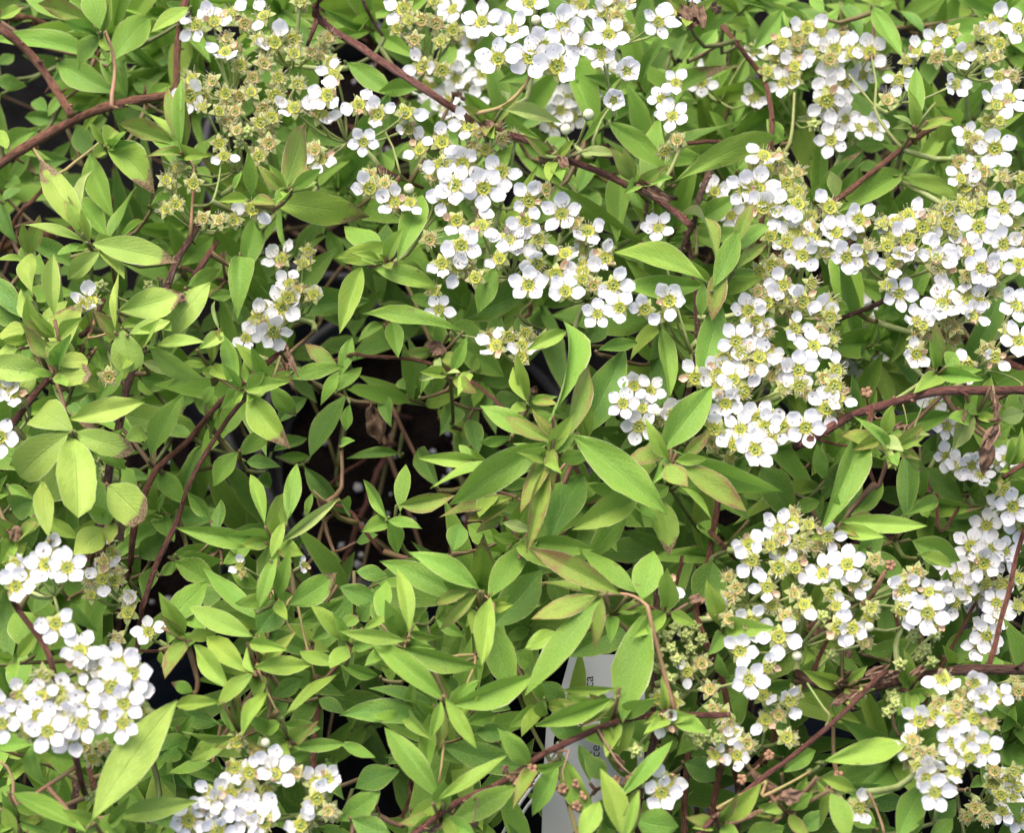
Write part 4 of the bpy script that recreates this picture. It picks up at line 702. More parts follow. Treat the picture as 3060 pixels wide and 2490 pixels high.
for r, lv, tail, tint, c in BR:
    px = [(c[i] * .3, c[i + 1] * .3) for i in range(0, len(c), 2)]
    mx = sum(p[0] for p in px) / len(px); my = sum(p[1] for p in px) / len(px)
    key = which(mx, my)
    pts = [at(x, y, height(lv) + .004 * math.sin(i * 1.7)) for i, (x, y) in enumerate(px)]
    rw = r * .3 * unit_at(pts[len(pts) // 2])
    if tail == 's':
        ext = tail_to_pot(pts[0], pts[0] - pts[1], key)
        pts = ext[::-1] + pts
        ra, rb = rw * 1.15, rw * .75
    elif tail == 'e':
        pts = pts + tail_to_pot(pts[-1], pts[-1] - pts[-2], key)
        ra, rb = rw * .75, rw * 1.15
    else:
        ra, rb = rw, rw * .7
    path = smooth_path(pts, .003)
    for p in path[::3]:
        if p.z > .2: NODES.append((p.copy(), key))
    o = path[len(path) // 2].copy()
    mb = rebase(branch_mesh(path, ra, rb, dense=2.6 if tint >= 3 else 1.0), o)
    ob = link('branch', mb.mesh('branch', [M['bark']]), roots[key], o - BYKEY[key]['base'])
    ob.color = TINTS[tint]

def nearest(p, maxd, below=True):
    best, bd = None, maxd
    for q, k in NODES:
        if below and q.z > p.z + .006: continue
        d = (q - p).length
        if d < bd: best, bd = (q, k), d
    return best

for tx, ty, r, lv, tint, c in TW:
    px = [(c[i] + tx * 213.33, c[i + 1] + ty * 173.6) for i in range(0, len(c), 2)]
    key = which(*px[0])
    pts = [at(x, y, height(lv) + .002) for x, y in px]
    rw = r * unit_at(pts[0])
    # join its hidden end on to the wood behind it
    e0 = pts[-1] if tint in (5, 7) and c[-1] > c[1] else pts[0]
    nn = nearest(e0 + Vector((0, 0, -.004)), .022)
    ext = [e0.lerp(nn[0], .5) + Vector((0, 0, -.001)), nn[0]] if nn else [e0 + Vector((0, .003, -.012)), e0 + Vector((0, .008, -.03))]
    pts = ext[::-1] + pts if e0 is pts[0] else (pts + ext)[::-1]
    path = smooth_path(pts, .003)
    for p in path[::2]: NODES.append((p.copy(), key))
    o = path[0].copy()
    mb = rebase(branch_mesh(path, rw * .95, rw * .5, knobs=False, rough=.22), o)
    ob = link('twig', mb.mesh('twig', [M['twig']]), roots[key], o - BYKEY[key]['base'])
    ob.color = TINTS[tint]

# ------------------------------------------------------------------ leaves
def leaf_mesh(rnd_tip, i):
    rs = random.Random(i * 17 + (5 if rnd_tip else 0))
    mb = MB()
    NL, NW = 12, 4                 # rows along, half columns
    arch = rs.choice((rs.uniform(-.10, .05), rs.uniform(.03, .16), rs.uniform(.12, .30))); fold = rs.choice((rs.uniform(.05, .35), rs.uniform(.3, .75))); twist = rs.uniform(-.9, .9)
    side = rs.uniform(-.09, .09); wav = rs.uniform(.004, .03); ph = rs.uniform(0, 6.28)
    droop = rs.choice((rs.uniform(-.04, .08), rs.uniform(.08, .26)))
    pk = rs.uniform(.46, .60) if rnd_tip else rs.uniform(.40, .54)
    for a in range(NL + 1):
        t = a / NL
        if rnd_tip:
            wd = (math.sin(math.pi * min(1, t / (2 * pk)) ) if t < pk else math.sqrt(max(0, 1 - ((t - pk) / (1 - pk)) ** 2.6)))
            wd = max(wd, .05) if t < .95 else wd
            wd = wd ** .8 if t < pk else wd
        else:
            wd = math.sin(math.pi * .5 * min(1, t / pk)) ** .90 if t < pk else math.cos(math.pi * .5 * (t - pk) / (1 - pk)) ** 1.02
        wd = max(wd, .035 if a < NL else .0)
        for b in range(-NW, NW + 1):
            s = b / NW
            e = 1.0
            if abs(b) == NW and t > .55: e += rs.uniform(-.05, .05)     # faint teeth near the tip
            x = s * .5 * wd * e
            z = arch * 4 * t * (1 - t) * .5 - droop * t ** 3 + fold * abs(x) * .55 * (1 - .4 * t)
            z += wav * math.sin(9 * t + ph + b) * abs(s)
            z += x * math.sin(twist * t) * .6
            mb.v.append(Vector((x + side * math.sin(math.pi * t), t, z * 1.0)))
    W = 2 * NW + 1
    for a in range(NL):
        for b in range(W - 1):
            i0 = a * W + b
            uv = [(b / (W - 1), a / NL), ((b + 1) / (W - 1), a / NL), ((b + 1) / (W - 1), (a + 1) / NL), (b / (W - 1), (a + 1) / NL)]
            mb.face((i0, i0 + 1, i0 + W + 1, i0 + W), 0, uv)
    mb.tube([Vector((0, -.09, -.035)), Vector((0, -.04, -.008)), Vector((0, .05, -.004))], [.022, .020, .012], 5)
    return mb
LEAF_P = [leaf_mesh(False, i).mesh('leaf_pointed', [M['leaf']]) for i in range(18)]
LEAF_O = [leaf_mesh(True, i).mesh('leaf_rounded', [M['leaf']]) for i in range(8)]
def crumple(mb, i):
    for q in range(len(mb.v)):
        p = mb.v[q]
        mb.v[q] = p + Vector((noise.noise(p * 4 + Vector((i, 0, 0))) * .12, noise.noise(p * 5 + Vector((0, i, 0))) * .06, noise.noise(p * 5 + Vector((0, 0, i * 3))) * .35))
    return mb
LEAF_W = [crumple(leaf_mesh(False, 40 + i), i).mesh('withered_leaf', [M['dead_leaf']]) for i in range(4)]
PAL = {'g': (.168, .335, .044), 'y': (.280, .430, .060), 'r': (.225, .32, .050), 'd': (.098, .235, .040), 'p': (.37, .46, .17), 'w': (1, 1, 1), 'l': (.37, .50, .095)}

def leaf_matrix(p0, p1, wdt, n0):
    y = (p1 - p0); L = y.length; y.normalize()
    n = (n0 - y * n0.dot(y))
    if n.length < .05: n = y.orthogonal()
    n.normalize()
    x = y.cross(n)
    m = Matrix((x, y, n)).transposed()
    return m, L

def put_leaf(p0, p1, wdt, n0, kind, key, rounded=False, brown=False):
    m, L = leaf_matrix(p0, p1, wdt, n0)
    o = bpy.data.objects.new('withered_leaf' if kind == 'w' else 'leaf', random.choice(LEAF_W if kind == 'w' else LEAF_O if rounded else LEAF_P))
    COL.objects.link(o)
    o.parent = roots[key]
    M4 = m.to_4x4() @ Matrix.Diagonal((wdt, L, L * random.uniform(.6, 1.0), 1))
    M4.translation = p0 - BYKEY[key]['base']
    o.matrix_local = M4
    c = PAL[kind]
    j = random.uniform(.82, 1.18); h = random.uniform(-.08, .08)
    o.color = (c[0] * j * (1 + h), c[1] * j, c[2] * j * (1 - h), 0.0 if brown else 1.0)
    o.pass_index = 1 if kind == 'r' else 0
    BYKEY[key]['leafcount'] += 1
    return o

BASES = []
FOOT = []            # picture footprints of measured leaves
for (tx, ty), txt in LEAVES.items():
    for rec in txt.replace('\n', '').split(';'):
        f = rec.split()
        if len(f) < 7: continue
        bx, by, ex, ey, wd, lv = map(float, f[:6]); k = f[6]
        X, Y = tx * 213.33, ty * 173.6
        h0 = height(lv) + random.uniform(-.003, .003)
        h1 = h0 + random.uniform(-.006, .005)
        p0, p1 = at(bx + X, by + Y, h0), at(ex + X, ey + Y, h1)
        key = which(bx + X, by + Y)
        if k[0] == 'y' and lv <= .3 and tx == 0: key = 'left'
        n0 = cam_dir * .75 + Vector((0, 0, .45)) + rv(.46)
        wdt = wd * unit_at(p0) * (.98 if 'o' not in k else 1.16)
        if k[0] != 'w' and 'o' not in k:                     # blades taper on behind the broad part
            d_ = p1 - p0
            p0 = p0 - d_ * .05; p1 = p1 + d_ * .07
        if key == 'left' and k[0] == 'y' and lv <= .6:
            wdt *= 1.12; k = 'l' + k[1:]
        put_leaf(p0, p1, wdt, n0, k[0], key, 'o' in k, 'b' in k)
        BASES.append((p0, key, (p1 - p0)))

# short shoots that carry the measured leaves
used = [False] * len(BASES)
for i, (p, key, d) in enumerate(BASES):
    if used[i]: continue
    grp = [j for j in range(len(BASES)) if not used[j] and BASES[j][1] == key and (BASES[j][0] - p).length < .012]
    for j in grp: used[j] = True
    c = sum((BASES[j][0] for j in grp), Vector()) / len(grp)
    c.z = min(BASES[j][0].z for j in grp) - .002
    if len(grp) >= 2 and c.z > .298:                 # the youngest leaves stand up in the middle of the tuft
        a0 = random.uniform(0, 6.28)
        for q in range(random.randint(3, 5)):
            a_ = a0 + q * 2.2
            rad_ = Vector((math.cos(a_), math.sin(a_), 0))
            d_ = (cam_dir * .55 + Vector((0, 0, .35)) + rad_ * random.uniform(.5, 1.0)).normalized()
            Ly = random.uniform(.007, .013)
            b0 = c + Vector((0, 0, .002)) + rad_ * .0008
            put_leaf(b0, b0 + d_ * Ly, Ly * random.uniform(.26, .36), cam_dir * .6 - rad_ * .5 + rv(.2), random.choice('yyrg'), key)
    nn = nearest(c, .05)
    if nn is not None and nn[1] == key:
        q = nn[0]
        mid = c.lerp(q, .5) + Vector((0, 0, -.004)) + rv(.002)
        ctrl = [c, mid, q]
    else:
        t = BYKEY[key]['base']
        q = c.lerp(Vector((t.x, t.y, c.z)), .3) + Vector((0, 0, -.075))
        fa, fr = random.uniform(0, 6.28), random.uniform(.01, .048)
        ctrl = [c, c.lerp(q, .45) + rv(.004) + Vector((0, 0, -.008)), q + rv(.008), t + Vector((fr * math.cos(fa), fr * math.sin(fa), -.004))]
    path = smooth_path(ctrl, .006)
    o = path[0].copy()
    mb = MB(); mb.tube([a_ - o for a_ in path], [.00045 + .0004 * s / len(path) for s in range(len(path))], 6)
    for j in grp:
        bp = BASES[j][0] - BASES[j][2] * .06
        if (bp - c).length > .001: mb.tube([bp - o, bp.lerp(c, .6) - o + Vector((0, 0, -.0008)), c - o], .00042, 5)
    ob = link('twig', mb.mesh('twig', [M['twig']]), roots[key], o - BYKEY[key]['base'])
    ob.color = [q * .5 for q in random.choice(TINTS[5:8])]
    for p_ in path[::3]:
        NODES.append((p_.copy(), key))

# ------------------------------------------------------------------ lower shoots between the measured ones
def in_hole(x, y, s=1.0):
    X, Y = x / .3, y / .3
    return any(((X - a) / (c * s)) ** 2 + ((Y - b) / (d * s)) ** 2 < 1 for a, b, c, d in HOLES)

mass = {P['key']: (MB(), []) for P in POTS}

def mass_leaf(key, p0, p1, wdt, n0, kind):
    m, L = leaf_matrix(p0, p1, wdt, n0)
    mb, tint = mass[key]
    b = len(mb.v)
    base = BYKEY[key]['base']
    arch = random.uniform(.02, .14) * L
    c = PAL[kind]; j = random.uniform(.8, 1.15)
    rows = [(0, .06), (.22, .72), (.48, 1.0), (.75, .66), (1, 0)]
    for t, wv in rows:
        for s in (-1, 0, 1):
            q = p0 + m @ Vector((s * .5 * wv * wdt, t * L, arch * 4 * t * (1 - t) * .5 + abs(s) * wv * wdt * .10)) - base
            mb.v.append(q); tint.append((c[0] * j, c[1] * j, c[2] * j, 1))
    for a in range(4):
        for s in range(2):
            i0 = b + a * 3 + s
            mb.face((i0, i0 + 1, i0 + 4, i0 + 3), 0, [(s * .5, rows[a][0]), (s * .5 + .5, rows[a][0]), (s * .5 + .5, rows[a + 1][0]), (s * .5, rows[a + 1][0])])

rf = random.Random(21)
shoots = []
tries = 0
while len(shoots) < 560 and tries < 30000:
    tries += 1
    x, y = rf.uniform(-150, 790), rf.uniform(-170, 660)  # wide margin past the frame: unseen shoots added to keep light off the ground
    deep = rf.random()
    lv = 2.2 + 2.3 * deep
    if in_hole(x, y, 1.25): continue
    if any((a - x) ** 2 + (b - y) ** 2 < 19 ** 2 and abs(l - lv) < .8 for a, b, l in shoots): continue
    shoots.append((x, y, lv))
shoots.sort(key=lambda s: s[2])
for x, y, lv in shoots:
    key = which(x, y)
    base = BYKEY[key]['base']
    top = at(x, y, height(lv) - .004)
    lean = Vector((random.uniform(-.45, .45), random.uniform(-.75, .15), 1)).normalized()
    ln = random.uniform(.012, .030)
    foot = top - lean * ln
    q = foot.lerp(Vector((base.x, base.y, foot.z)), .35) + Vector((0, 0, -.05))
    nn = nearest(foot + Vector((0, 0, -.01)), .06)
    if nn is not None:
        ctrl = [top, foot, foot.lerp(nn[0], .5) + Vector((0, 0, -.005)) + rv(.003), nn[0]]
    else:
        fa, fr = random.uniform(0, 6.28), random.uniform(.01, .048)
        ctrl = [top, foot, q + rv(.01), base + Vector((fr * math.cos(fa), fr * math.sin(fa), -.004))]
    path = smooth_path(ctrl, .007)
    o = path[0].copy()
    mb = MB(); mb.tube([a_ - o for a_ in path], [.00032 + .0003 * s / len(path) for s in range(len(path))], 6)
    ob = link('twig', mb.mesh('twig', [M['twig']]), roots[key], o - base)
    ob.color = [q * .5 for q in random.choice(TINTS[5:8])]
    for p_ in path[::3]:
        if p_.z > .13: NODES.append((p_.copy(), key))
    n = random.randint(8, 13)
    a0 = random.uniform(0, 6.28)
    inframe = -15 < x < 655 and -15 < y < 535
    for i in range(n):
        t = i / n
        a = a0 + i * 2.4
        p0 = top - lean * ln * t
        xa = lean.orthogonal().normalized(); ya = lean.cross(xa)
        out = (xa * math.cos(a) + ya * math.sin(a)) * (.55 + .5 * t) + lean * (1.0 - .75 * t) + rv(.15)
        L = random.uniform(.017, .029) * (.65 + .5 * min(1, t * 2.2))
        p1 = p0 + out.normalized() * L
        u_, v_ = project(p1)
        um, vm = project(p0.lerp(p1, .4))
        if (in_hole(u_, v_, 1.0) or in_hole(um, vm, 1.0)) and random.random() < .93: continue
        n0 = lean * .9 - out * .2 + cam_dir * .35 + rv(.25)
        wdt = L * random.uniform(.19, .27)
        kind = random.choice('ggdgyg' if lv < 3 else 'gddddg')  # deep shoots mostly darker green: older leaves, plus shade put into the colour
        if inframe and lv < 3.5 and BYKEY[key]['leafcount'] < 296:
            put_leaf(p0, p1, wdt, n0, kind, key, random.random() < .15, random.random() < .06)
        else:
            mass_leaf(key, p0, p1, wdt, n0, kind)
for key, (mb, tint) in mass.items():
    if mb.f:
        o = link('lower_foliage', mb.mesh('lower_foliage', [M['leaf_mass']], tint=tint), roots[key])
        o['kind'] = 'stuff'

# ------------------------------------------------------------------ flowers
FM = [M['petal'], M['petal_old'], M['sepal'], M['disc'], M['carpel'], M['filament'], M['anther'], M['disc_old'], M['bud'], M['dried']]

def petal(mb, ang, elev, r0, ln, wd, cup, mat=0, crump=0.0, rs=random):
    n0 = len(mb.v)
    NL, NW = 6, 4
    ca, sa = math.cos(ang), math.sin(ang)
    roll = rs.uniform(-.25, .25) + rs.uniform(-1, 1) * crump
    notch = rs.uniform(0, .10)
    for a in range(NL + 1):
        t = a / NL
        wv = math.sin(math.pi * min(1.0, .04 + .96 * t ** 1.05)) ** .62 if a < NL else .36
        wv = max(wv, .15)
        for b in range(NW + 1):
            s = b / NW * 2 - 1
            y = s * .5 * wd * wv
            l = ln * (t - (notch * (1 - abs(s)) if t > .8 else 0) - (.16 * s * s * max(0, t - .55)))
            z = cup * (s * s * .20 * wd) + cup * (t - .2) ** 2 * ln * .35 + y * math.sin(roll) * .7
            z += noise.noise(Vector((t * 3.1 + ang * 5, s * 2.0, cup * 9))) * .10 * ln * (.3 + crump * 2.2)
            x = r0 + l * math.cos(elev) - z * math.sin(elev)
            zz = l * math.sin(elev) + z * math.cos(elev) + .02
            mb.v.append(Vector((x * ca - y * sa, x * sa + y * ca, zz)))
    for a in range(NL):
        for b in range(NW):
            i = n0 + a * (NW + 1) + b
            mb.face((i, i + NW + 1, i + NW + 2, i + 1), mat)

def flower(kind, i):
    rs = random.Random(i * 31 + ord(kind))
    mb = MB()
    if kind == 'B':
        mb.ball(Vector((0, 0, .12)), .17, 8, 10, 7)
        for k in range(5):
            a = k * 2 * math.pi / 5
            e = Vector((math.cos(a), math.sin(a), 0))
            n0 = len(mb.v)
            s = Vector((-math.sin(a), math.cos(a), 0))
            mb.v += [e * .10 - s * .09 - Vector((0, 0, .06)), e * .10 + s * .09 - Vector((0, 0, .06)), e * .185 + s * .06 + Vector((0, 0, .08)), e * .18 + Vector((0, 0, .20)), e * .185 - s * .06 + Vector((0, 0, .08))]
            mb.face((n0, n0 + 1, n0 + 2, n0 + 3, n0 + 4), 2)
        mb.ball(Vector((0, 0, -.03)), .12, 2, 8, 5)
        return mb
    if kind == 'D':
        for k in range(5):
            a = k * 2 * math.pi / 5 + rs.uniform(-.2, .2)
            mb.ball(Vector((math.cos(a) * .13, math.sin(a) * .13, .04 + rs.uniform(-.03, .05))), .13, 9, 6, 5, axis=Vector((math.cos(a), math.sin(a), 1.2)), squash=1.25, jit=.22)
        for k in range(6):
            a = rs.uniform(0, 6.28)
            e = Vector((math.cos(a), math.sin(a), .5))
            mb.tube([e * .1, e * .26 + Vector((0, 0, rs.uniform(-.05, .1)))], [.02, .006], 4, 9)
        return mb
    spent = kind in 'SG'
    # calyx cup
    rc = .155 if kind != 'G' else .15
    prof = [(.03, -.17), (.09, -.12), (rc, -.02), (rc * 1.08, .035), (rc * .90, .045), (rc * .66, .012), (.02, -.005)]
    n0 = len(mb.v)
    seg = 15
    for r, z in prof:
        for s in range(seg):
            a = 2 * math.pi * s / seg
            bump_ = 1 + (.07 * math.cos(a * 10) if r > rc * .8 and z > 0 else 0)
            mb.v.append(Vector((r * bump_ * math.cos(a), r * bump_ * math.sin(a), z)))
    dm = 7 if (kind == 'S' and i % 2) else 3
    for q in range(len(prof) - 1):
        for s in range(seg):
            s2 = (s + 1) % seg
            mb.face((n0 + q * seg + s, n0 + q * seg + s2, n0 + (q + 1) * seg + s2, n0 + (q + 1) * seg + s), 2 if q < 3 else dm)
    # carpels
    for k in range(5):
        a = k * 2 * math.pi / 5 + .3
        rr = .05 if kind != 'G' else .085
        c = Vector((math.cos(a) * rr, math.sin(a) * rr, .0 if kind != 'G' else .05))
        mb.ball(c, .036 if kind != 'G' else .085, 4, 6, 4, squash=1.5, axis=Vector((math.cos(a) * .3, math.sin(a) * .3, 1)))
        if kind != 'G': mb.tube([c + Vector((0, 0, .03)), c + Vector((math.cos(a) * .02, math.sin(a) * .02, .11))], [.010, .008], 4, 4)
    # sepals, between the petals
    for k in range(5):
        a = (k + .5) * 2 * math.pi / 5 + rs.uniform(-.1, .1)
        el = rs.uniform(-.35, .25) if spent else rs.uniform(-.6, -.1)
        ln = rs.uniform(.15, .19)
        n0 = len(mb.v)
        e = Vector((math.cos(a), math.sin(a), 0)); s = Vector((-math.sin(a), math.cos(a), 0)); up = Vector((0, 0, 1))
        d = e * math.cos(el) + up * math.sin(el)
        b0 = e * rc * .96 + up * .015
        mb.v += [b0 - s * .095, b0 + up * .012, b0 + s * .095, b0 + d * ln * .5 - s * .065, b0 + d * ln * .5 + up * .015, b0 + d * ln * .5 + s * .065, b0 + d * ln - up * .01]
        for f in ((0, 1, 4, 3), (1, 2, 5, 4), (3, 4, 6), (4, 5, 6)): mb.face([n0 + q for q in f], 2)
    # stamens
    ns = {'F': 14, 'K': 12, 'H': 14, 'S': 22, 'G': 6}[kind]
    for k in range(ns):
        a = k * 2 * math.pi / ns + rs.uniform(-.15, .15)
        e = Vector((math.cos(a), math.sin(a), 0))
        ln = rs.uniform(.10, .20) if not spent else rs.uniform(.12, .28)
        op = rs.uniform(.2, .9)
        b0 = e * rc * .98 + Vector((0, 0, .035))
        m_ = b0 + (e * op * .5 + Vector((0, 0, 1))).normalized() * ln * .6
        t_ = m_ + (e * rs.uniform(-.8, 1.0) + Vector((0, 0, .6))).normalized() * ln * .5
        mb.tube([b0, m_, t_], [.0095, .0085, .007], 4, 5, cap=False)
        if rs.random() < (.8 if not spent else .45):
            mb.ball(t_, .017, 3 if (not spent and rs.random() < .55) else 6, 4, 3)
    # petals
    if kind in 'FK':
        for k in range(5):
            if kind == 'F' and i % 4 == 3 and k == 2: continue
            a = k * 2 * math.pi / 5 + rs.uniform(-.12, .12)
            if kind == 'F':
                petal(mb, a, rs.uniform(-.08, .36), .140, rs.uniform(.36, .425), rs.uniform(.32, .40), rs.uniform(.1, 1.2), crump=rs.choice((0, .06, .22)), rs=rs)
            else:
                petal(mb, a, rs.uniform(.45, .65), .14, .32, .40, 1.2, rs=rs)
    if kind == 'H':
        for k in range(5):
            u_ = rs.random()
            a = k * 2 * math.pi / 5 + rs.uniform(-.15, .15)
            if u_ < .50:
                petal(mb, a, rs.uniform(-.3, .75), .165, rs.uniform(.31, .39), rs.uniform(.29, .39), rs.uniform(.2, 1.4), crump=rs.uniform(0, .35), rs=rs)
            elif u_ < .68:
                petal(mb, a, rs.uniform(-.2, 1.0), .165, rs.uniform(.18, .26), rs.uniform(.14, .22), 1.8, 1, crump=.6, rs=rs)
    return mb

VAR = {'F': 16, 'K': 2, 'H': 24, 'S': 10, 'G': 3, 'B': 1, 'D': 3}
FLW = {k: [flower(k, i).mesh({'F': 'open_flower', 'K': 'cupped_flower', 'H': 'fading_flower', 'S': 'spent_flower', 'G': 'green_fruit', 'B': 'flower_bud', 'D': 'dried_fruit'}[k], FM) for i in range(n)] for k, n in VAR.items()}
PART = {'F': 'flower', 'K': 'flower', 'H': 'flower', 'W': 'flower', 'S': 'spent_flower', 'G': 'green_fruit', 'B': 'flower_bud', 'D': 'dried_fruit'}

allf = []
for (tx, ty, lv), txt in FLOWERS.items():
    for rec in txt.replace('\n', '').split(';'):
        f = rec.split()
        if len(f) < 3: continue
        x, y, k = float(f[0]) + tx * 213.33, float(f[1]) + ty * 173.6, f[2]
        s = float(f[3]) if len(f) > 3 else {'F': 26.5, 'K': 24, 'H': 26.5, 'W': 22, 'S': 23.5, 'G': 17, 'B': 20, 'D': 14}[k]
        if k == 'D' and random.random() < .4: continue
        if k == 'W' and lv < 2: k = 'H'
        if k == 'F' and len(f) < 4 and lv > .4 and random.random() < .25: k = 'H'
        if k in 'FH' and len(f) < 4:                # heads do not stand closer than their petals allow
            near = [q for q in allf if q[2] in 'FH' and abs(q[5] - lv) < .5 and math.hypot(q[0] - x, q[1] - y) < (9 if lv < .1 else 12.5 if lv < 2 else 9)]
            if near:
                u0 = random.random()
                if u0 < .5: continue
                if u0 < .75: k, s = 'S', 22
                else: k = 'H'
        l = lv + {'F': -.06, 'K': -.1, 'W': .18, 'S': .03}.get(k, 0) + random.uniform(-.12, .12)
        p = at(x, y, LEVELS[0] - l * (LEVELS[0] - LEVELS[1]) if l < 0 else height(l))
        allf.append([x, y, k, s, p, lv, which(x, y)])
        if k in 'SH' and random.random() < (.35 if k == 'S' else .15):      # more heads packed in underneath
            x2, y2 = x + random.uniform(-9, 9), y + random.uniform(-9, 9)
            allf.append([x2, y2, 'S', s * .95, at(x2, y2, p.z - random.uniform(.003, .006)), lv, which(x2, y2)])

used = [False] * len(allf)
order = sorted(range(len(allf)), key=lambda i: (allf[i][5], allf[i][1]))
for i in order:
    if used[i]: continue
    x, y, lv, key = allf[i][0], allf[i][1], allf[i][5], allf[i][6]
    dried = allf[i][2] == 'D'
    rad = 34 if not dried else 16
    grp = sorted([j for j in range(len(allf)) if not used[j] and abs(allf[j][5] - lv) < .3 and (allf[j][2] == 'D') == dried and math.hypot(allf[j][0] - x, allf[j][1] - y) < rad * 1.5],
                 key=lambda j: math.hypot(allf[j][0] - x, allf[j][1] - y))[:14]
    for j in grp: used[j] = True
    c = sum((allf[j][4] for j in grp), Vector()) / len(grp)
    R_ = max(.006, max((allf[j][4] - c).length for j in grp))
    C = c - (cam_dir * .5 + Vector((0, 0, .5))) * (.011 if not dried else .005) - Vector((0, 0, R_ * .35))
    mb = MB()
    nn = nearest(C, .055)
    if nn is not None:
        q = nn[0]
    else:
        b = BYKEY[key]['base']
        q = C.lerp(Vector((b.x, b.y, C.z)), .2) + Vector((0, 0, -.05))
    path = smooth_path([C - C, (C.lerp(q, .5) + rv(.002)) - C + Vector((0, 0, -.002)), q - C], .005)
    mb.tube(path, [.0006 + .0003 * s / len(path) for s in range(len(path))], 6)
    cl = link('flower_cluster' if not dried else 'dried_fruit_cluster', None or bpy.data.meshes.new('tmp'), roots[key], C - BYKEY[key]['base'])
    for j in grp:
        fx, fy, k, s, p, _, _ = allf[j]
        out = (p - C).normalized()
        n = cam_dir * .62 + Vector((0, 0, .32)) + out * (.42 if k != 'W' else .7) + rv(.24 if k in 'FK' else .40)
        if k == 'W': n += rv(.35)
        n.normalize()
        size = s * unit_at(p) * random.uniform(.88, 1.08)
        kk = 'F' if k == 'W' else k
        o = bpy.data.objects.new(PART[k], random.choice(FLW[kk]))
        COL.objects.link(o)
        o.parent = cl
        q_ = n.to_track_quat('Z', 'Y').to_matrix() @ Matrix.Rotation(random.uniform(0, 6.28), 3, 'Z')
        M4 = q_.to_4x4() @ Matrix.Diagonal((size, size, size, 1))
        M4.translation = p - C
        o.matrix_local = M4
        e = p - C - n * size * .16
        mid = e * .55 + Vector((0, 0, -.0015)) - n * .002
        mb.tube(smooth_path([Vector((0, 0, 0)), mid, e], .004), .00034 if k != 'D' else .0003, 5)
    cl.data = mb.mesh('flower_stalks', [M['pedicel'] if not dried else M['dried']])

# ------------------------------------------------------------------ plant label, its print and the string
def tile(tx, ty, x, y, h): return at(tx * 213.33 + x, ty * 173.6 + y, h)

def slab(corner_pts, thick, hole=None):
    """thin plastic card through the given outline"""
    mb = MB()
    n = len(corner_pts)
    nrm = (corner_pts[1] - corner_pts[0]).cross(corner_pts[-1] - corner_pts[0]).normalized()
    mb.v = [p + nrm * thick * .5 for p in corner_pts] + [p - nrm * thick * .5 for p in corner_pts]
    mb.face(list(range(n))); mb.face([n + i for i in range(n)][::-1])
    for i in range(n):
        j = (i + 1) % n
        mb.face((i, n + i, n + j, j))
    return mb, nrm

# the card hangs on a slant, its own plane facing the camera and the sky
c0 = tile(1, 2, 158, 120, .262)
lx = Vector((1, 0, 0)); ly = (Vector((0, .86, .50))).normalized(); lx = (lx + Vector((0, 0, .04))).normalized()
ln_ = lx.cross(ly).normalized(); ly = ln_.cross(lx)
def on_label(gx, gy):
    """where the sight line through a grid point meets the card's plane"""
    far = tile(1, 2, gx, gy, .0)
    d = (far - CAM).normalized()
    t = (c0 - CAM).dot(ln_) / d.dot(ln_)
    q = CAM + d * t - c0
    return q.dot(lx), q.dot(ly)
root = bpy.data.objects.new('plant_label', None); COL.objects.link(root)
root.matrix_world = Matrix.Translation(c0) @ Matrix((lx, ly, ln_)).transposed().to_4x4()
tag(root, 'white plastic plant label with black printed letters hanging among the brown stems', 'label')
out2 = [on_label(*p) for p in [(143, 62), (137, 84), (128, 108), (126, 140), (125, 184), (189, 186), (189, 140), (190, 62)]]
hx, hy = on_label(136, 117)
mb = MB()
# card with a real punched hole: a ring of faces round the hole joined to the outline
import bisect
HN = 24
hole = [(hx + .0013 * math.cos(a), hy + .0026 * math.sin(a)) for a in [2 * math.pi * i / HN for i in range(HN)]]
def ray_out(a):
    dx, dy = math.cos(a), math.sin(a)
    best = None
    for i in range(len(out2)):
        (x1, y1), (x2, y2) = out2[i], out2[(i + 1) % len(out2)]
        ex, ey = x2 - x1, y2 - y1
        den = dx * ey - dy * ex
        if abs(den) < 1e-12: continue
        t = ((x1 - hx) * ey - (y1 - hy) * ex) / den
        u = ((x1 - hx) * dy - (y1 - hy) * dx) / den
        if t > 0 and -1e-6 <= u <= 1 + 1e-6 and (best is None or t > best): best = t
    return (hx + dx * best, hy + dy * best)
angs = sorted(set([2 * math.pi * i / HN for i in range(HN)] + [math.atan2(y - hy, x - hx) % (2 * math.pi) for x, y in out2]))
T_ = .0005
inn = [(hx + .0013 * math.cos(a), hy + .0026 * math.sin(a)) for a in angs]
oo = [ray_out(a) for a in angs]
K_ = len(angs)
for z in (T_, 0):
    mb.v += [Vector((x, y, z)) for x, y in inn] + [Vector((x, y, z)) for x, y in oo]
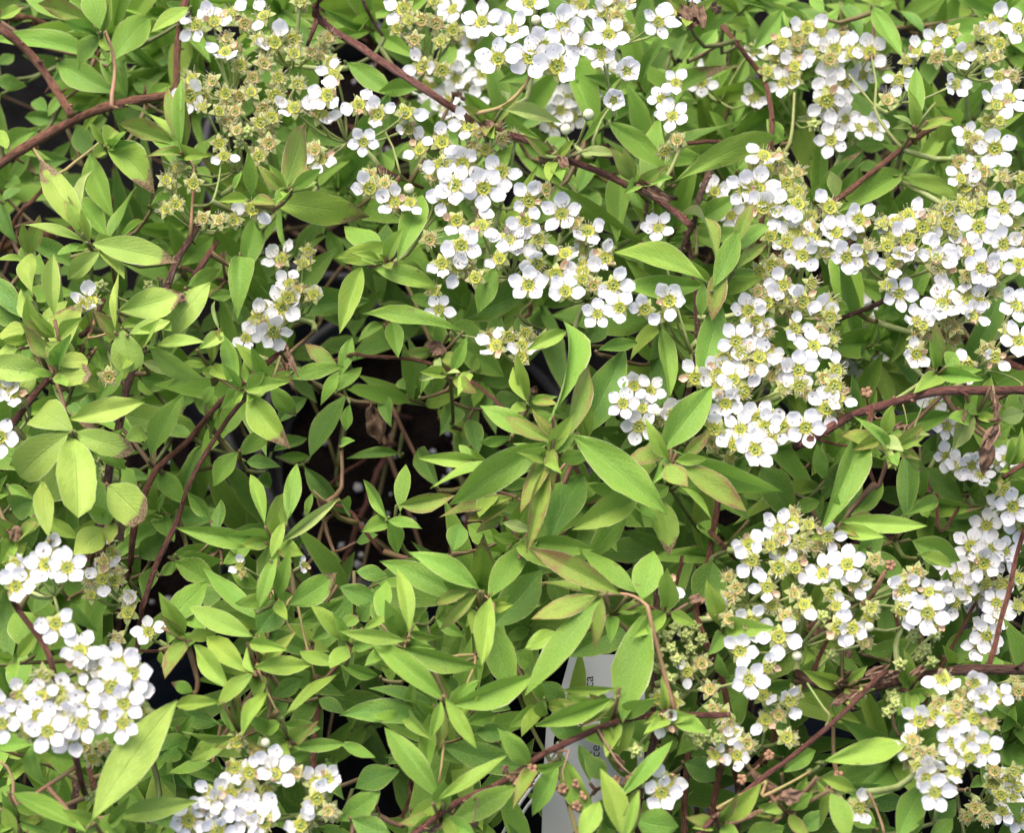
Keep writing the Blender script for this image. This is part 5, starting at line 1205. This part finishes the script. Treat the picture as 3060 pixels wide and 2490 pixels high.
for i in range(K_):
    j = (i + 1) % K_
    mb.face((i, K_ + i, K_ + j, j)); mb.face((2 * K_ + j, 3 * K_ + j, 3 * K_ + i, 2 * K_ + i))
    mb.face((i, j, 2 * K_ + j, 2 * K_ + i)); mb.face((K_ + j, K_ + i, 3 * K_ + i, 3 * K_ + j))
link('card', mb.mesh('label_card', [M['label']], smooth=False), root)

def lettering(txt, gx, gy, size):
    cu = bpy.data.curves.new('lettering', 'FONT')
    cu.body = txt; cu.size = size; cu.extrude = .00002
    tmp = bpy.data.objects.new('lettering_tmp', cu); COL.objects.link(tmp)
    dg = bpy.context.evaluated_depsgraph_get()
    me = bpy.data.meshes.new_from_object(tmp.evaluated_get(dg))
    bpy.data.objects.remove(tmp)
    me.materials.clear(); me.materials.append(M['ink'])
    x, y = on_label(gx, gy)
    o = link('lettering', me, root, (x, y, T_ + .00004))
    o.rotation_euler = (0, 0, math.pi / 2)
    return o
US = unit_at(c0)
lettering('aca', 156.5, 133, 8.6 * US)
lettering('ce', 161.5, 126, 8.6 * US)
lettering('ca', 157.5, 82.5, 8.6 * US)

# a second plain label behind the lower stems
p4 = [tile(2, 2, 2, 132, .20), tile(2, 2, 0, 178, .185), tile(2, 2, 28, 180, .185), tile(2, 2, 36, 130, .205)]
mb, _ = slab(p4, .0006)
cc = sum(p4, Vector()) / 4
o = link('plant_label', rebase(mb, cc).mesh('plain_label', [M['label']], smooth=False), None, cc)
tag(o, 'blank white plastic label standing behind upright brown stems', 'label')

# white string: two strands tied through the label
mb = MB()
s0 = [tile(1, 2, x, y, h) for x, y, h in [(97, 182, .262), (104, 168, .264), (113, 153, .265), (124, 138, .266), (131, 126, .267), (136, 117, .268)]]
s1 = [tile(1, 2, x, y, h) for x, y, h in [(100, 184, .258), (108, 170, .260), (116, 157, .262), (126, 144, .264), (133, 128, .266), (136.4, 118, .267)]]
o0 = s0[2].copy()
for s in (s0, s1):
    mb.tube([p - o0 for p in smooth_path(s, .003)], .00042, 7)
tag(link('string', mb.mesh('string', [M['string']]), None, o0), 'doubled white string running down from the label hole', 'string')
